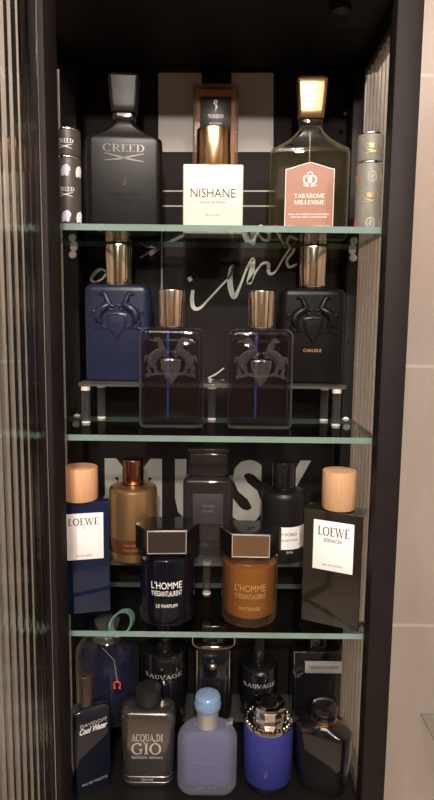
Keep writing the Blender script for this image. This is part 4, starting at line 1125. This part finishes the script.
text('DOLCE & GABBANA', -.0130, .0130, g1(765.5), g1(762), -D/2-.0002, M['slate_ink'], t)
text('LIGHT BLUE', -.0110, .0110, g1(788.5), g1(786.5), -D/2-.0002, M['slate_ink'], t)

# cobalt wrapped bottle with chrome top
Yf = .6185; r = W_(50.5, Yf+.012)/2; Yc = Yf+r
t = thing('perfume_bottle', 'round bottle wrapped in cobalt blue with a chrome top, front of the floor', 'perfume bottle', (X_(267.5, 760, Yc), Yc, ZF))
ht = Hz(738, Yf, ZF); hs0 = Hz(790, Yf, ZF)
lathe('glass_base', [(r*.82, 0), (r*.94, .0015), (r*.97, .005), (r*.97, hs0)], M['black_glass'], t)
lathe('sleeve', [(r*.985, hs0), (r, hs0+.0008), (r, ht-.001), (r*.985, ht)], M['cobalt'], t)
sh = lathe('shoulder', [(r*.97, ht), (r*1.0, ht+.0012), (r*1.0, ht+.003), (r*.97, ht+.0045), (r*.84, ht+.0058), (r*.70, ht+.0062), (r*.3, ht+.0064)], M['silver'], t)
g = Geo()
for i in range(30):
    a = 2*math.pi*i/30; g.tube([(r*.88*math.cos(a), r*.88*math.sin(a), ht+.0042), (r*.88*math.cos(a), r*.88*math.sin(a), ht+.0066)], .0011, 6)
g.build('stud_ring', M['silver'], sh, True)
rc = W_(33, Yc)/2
hc = Hz(692, Yc+rc*.8, ZF)
P = []
for z, k_ in ((ht+.0064, .90), (ht+.0080, 1.0), (ht+.011, .95), (hc-.006, .95), (hc-.004, 1.03), (hc-.0010, 1.0), (hc, .80), (hc-.002, .55), (hc-.0022, .05)):
    pts = []
    for i in range(60):
        a = 2*math.pi*i/60; rr = rc*k_*math.cos(math.pi/10)/math.cos((a % (math.pi/5))-math.pi/10); pts.append((rr*math.cos(a), rr*math.sin(a)))
    P.append((z, pts))
loft('cap', P, M['silver'], t, angle=14)
zz = Hz(777, Yf, ZF)
ob = lathe('rivet', [(.0016, -.0012), (.0019, 0), (.0013, .0010), (.0002, .0014)], M['silver'], t); ob.rotation_euler = (math.pi/2, 0, 0); ob.location = (-.0050, -r-.0000, zz)
ob = lathe('rivet', [(.0012, -.0012), (.0015, 0), (.001, .0010), (.0002, .0012)], M['silver'], t); ob.rotation_euler = (math.pi/2, 0, 0); ob.location = (-.0042, -r-.0000, zz+.0042)

# black oval bottle
w = .0650; D = .035
t = thing('perfume_bottle', 'wide glossy black bottle with sloping shoulders and gold-ringed cap, front right of the floor', 'perfume bottle', (at(323, 750, .640).x, .640, ZF), math.radians(-24))
rc = W_(24.5, .640)/2
hb = Hz(727, .640-rc, ZF); hs = hb-.012
S = [(0, sec(w*.80, D*.86, .014)), (.003, sec(w*.86, D*.94, .014)), (.020, sec(w*.93, D, .015)), (hs*.6, sec(w*.99, D, .015)), (hs, sec(w*1.0, D, .015)), (hs+.003, sec(w*.985, D*.98, .015))]
for i in range(1, 8):
    f = i/7; S.append((hs+.003+(hb-hs-.003)*f**.8, sec(w*(.985-.56*f), D*(.98-.30*f), .014)))
loft('glass_body', S, M['black_glass'], t, angle=50)
hc = Hz(698, .640+rc*.6, ZF)
cyl('collar', rc*.9, hb-.0004, hb+.0045, M['black_gloss'], t, .0005)
for dz in (.0008, .0040):
    lathe('gold_ring', [(rc*.92, hb+dz), (rc*1.02, hb+dz+.0006), (rc*1.02, hb+dz+.0012), (rc*.92, hb+dz+.0018)], M['gold'], t)
lathe('cap', [(rc*.9, hb+.0046), (rc*.97, hb+.0050), (rc*.97, hb+.0105), (rc*1.04, hb+.0120), (rc*1.06, hc-.004), (rc*.98, hc-.001), (rc*.7, hc), (rc*.1, hc+.0002)], M['black_gloss'], t)

# ------------------------------------------------------------------ glass ledge on the wall at the lower right
p0 = at(420.5, 713, WALL_Y)
V = []
zt = p0.z
x0, x1, y0, y1 = p0.x, p0.x+0.40, WALL_Y-0.115, WALL_Y-0.0005
Vv = [(x0, y0, zt-.003), (x1, y0, zt-.003), (x1, y1, zt-.003), (x0, y1, zt-.003), (x0, y0, zt), (x1, y0, zt), (x1, y1, zt), (x0, y1, zt)]
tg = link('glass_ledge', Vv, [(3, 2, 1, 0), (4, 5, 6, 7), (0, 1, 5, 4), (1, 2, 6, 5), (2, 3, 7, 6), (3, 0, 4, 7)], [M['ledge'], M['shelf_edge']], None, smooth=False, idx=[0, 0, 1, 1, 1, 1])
tag(tg, 'clear glass ledge fixed to the beige tiled wall at lower right', 'shelf')
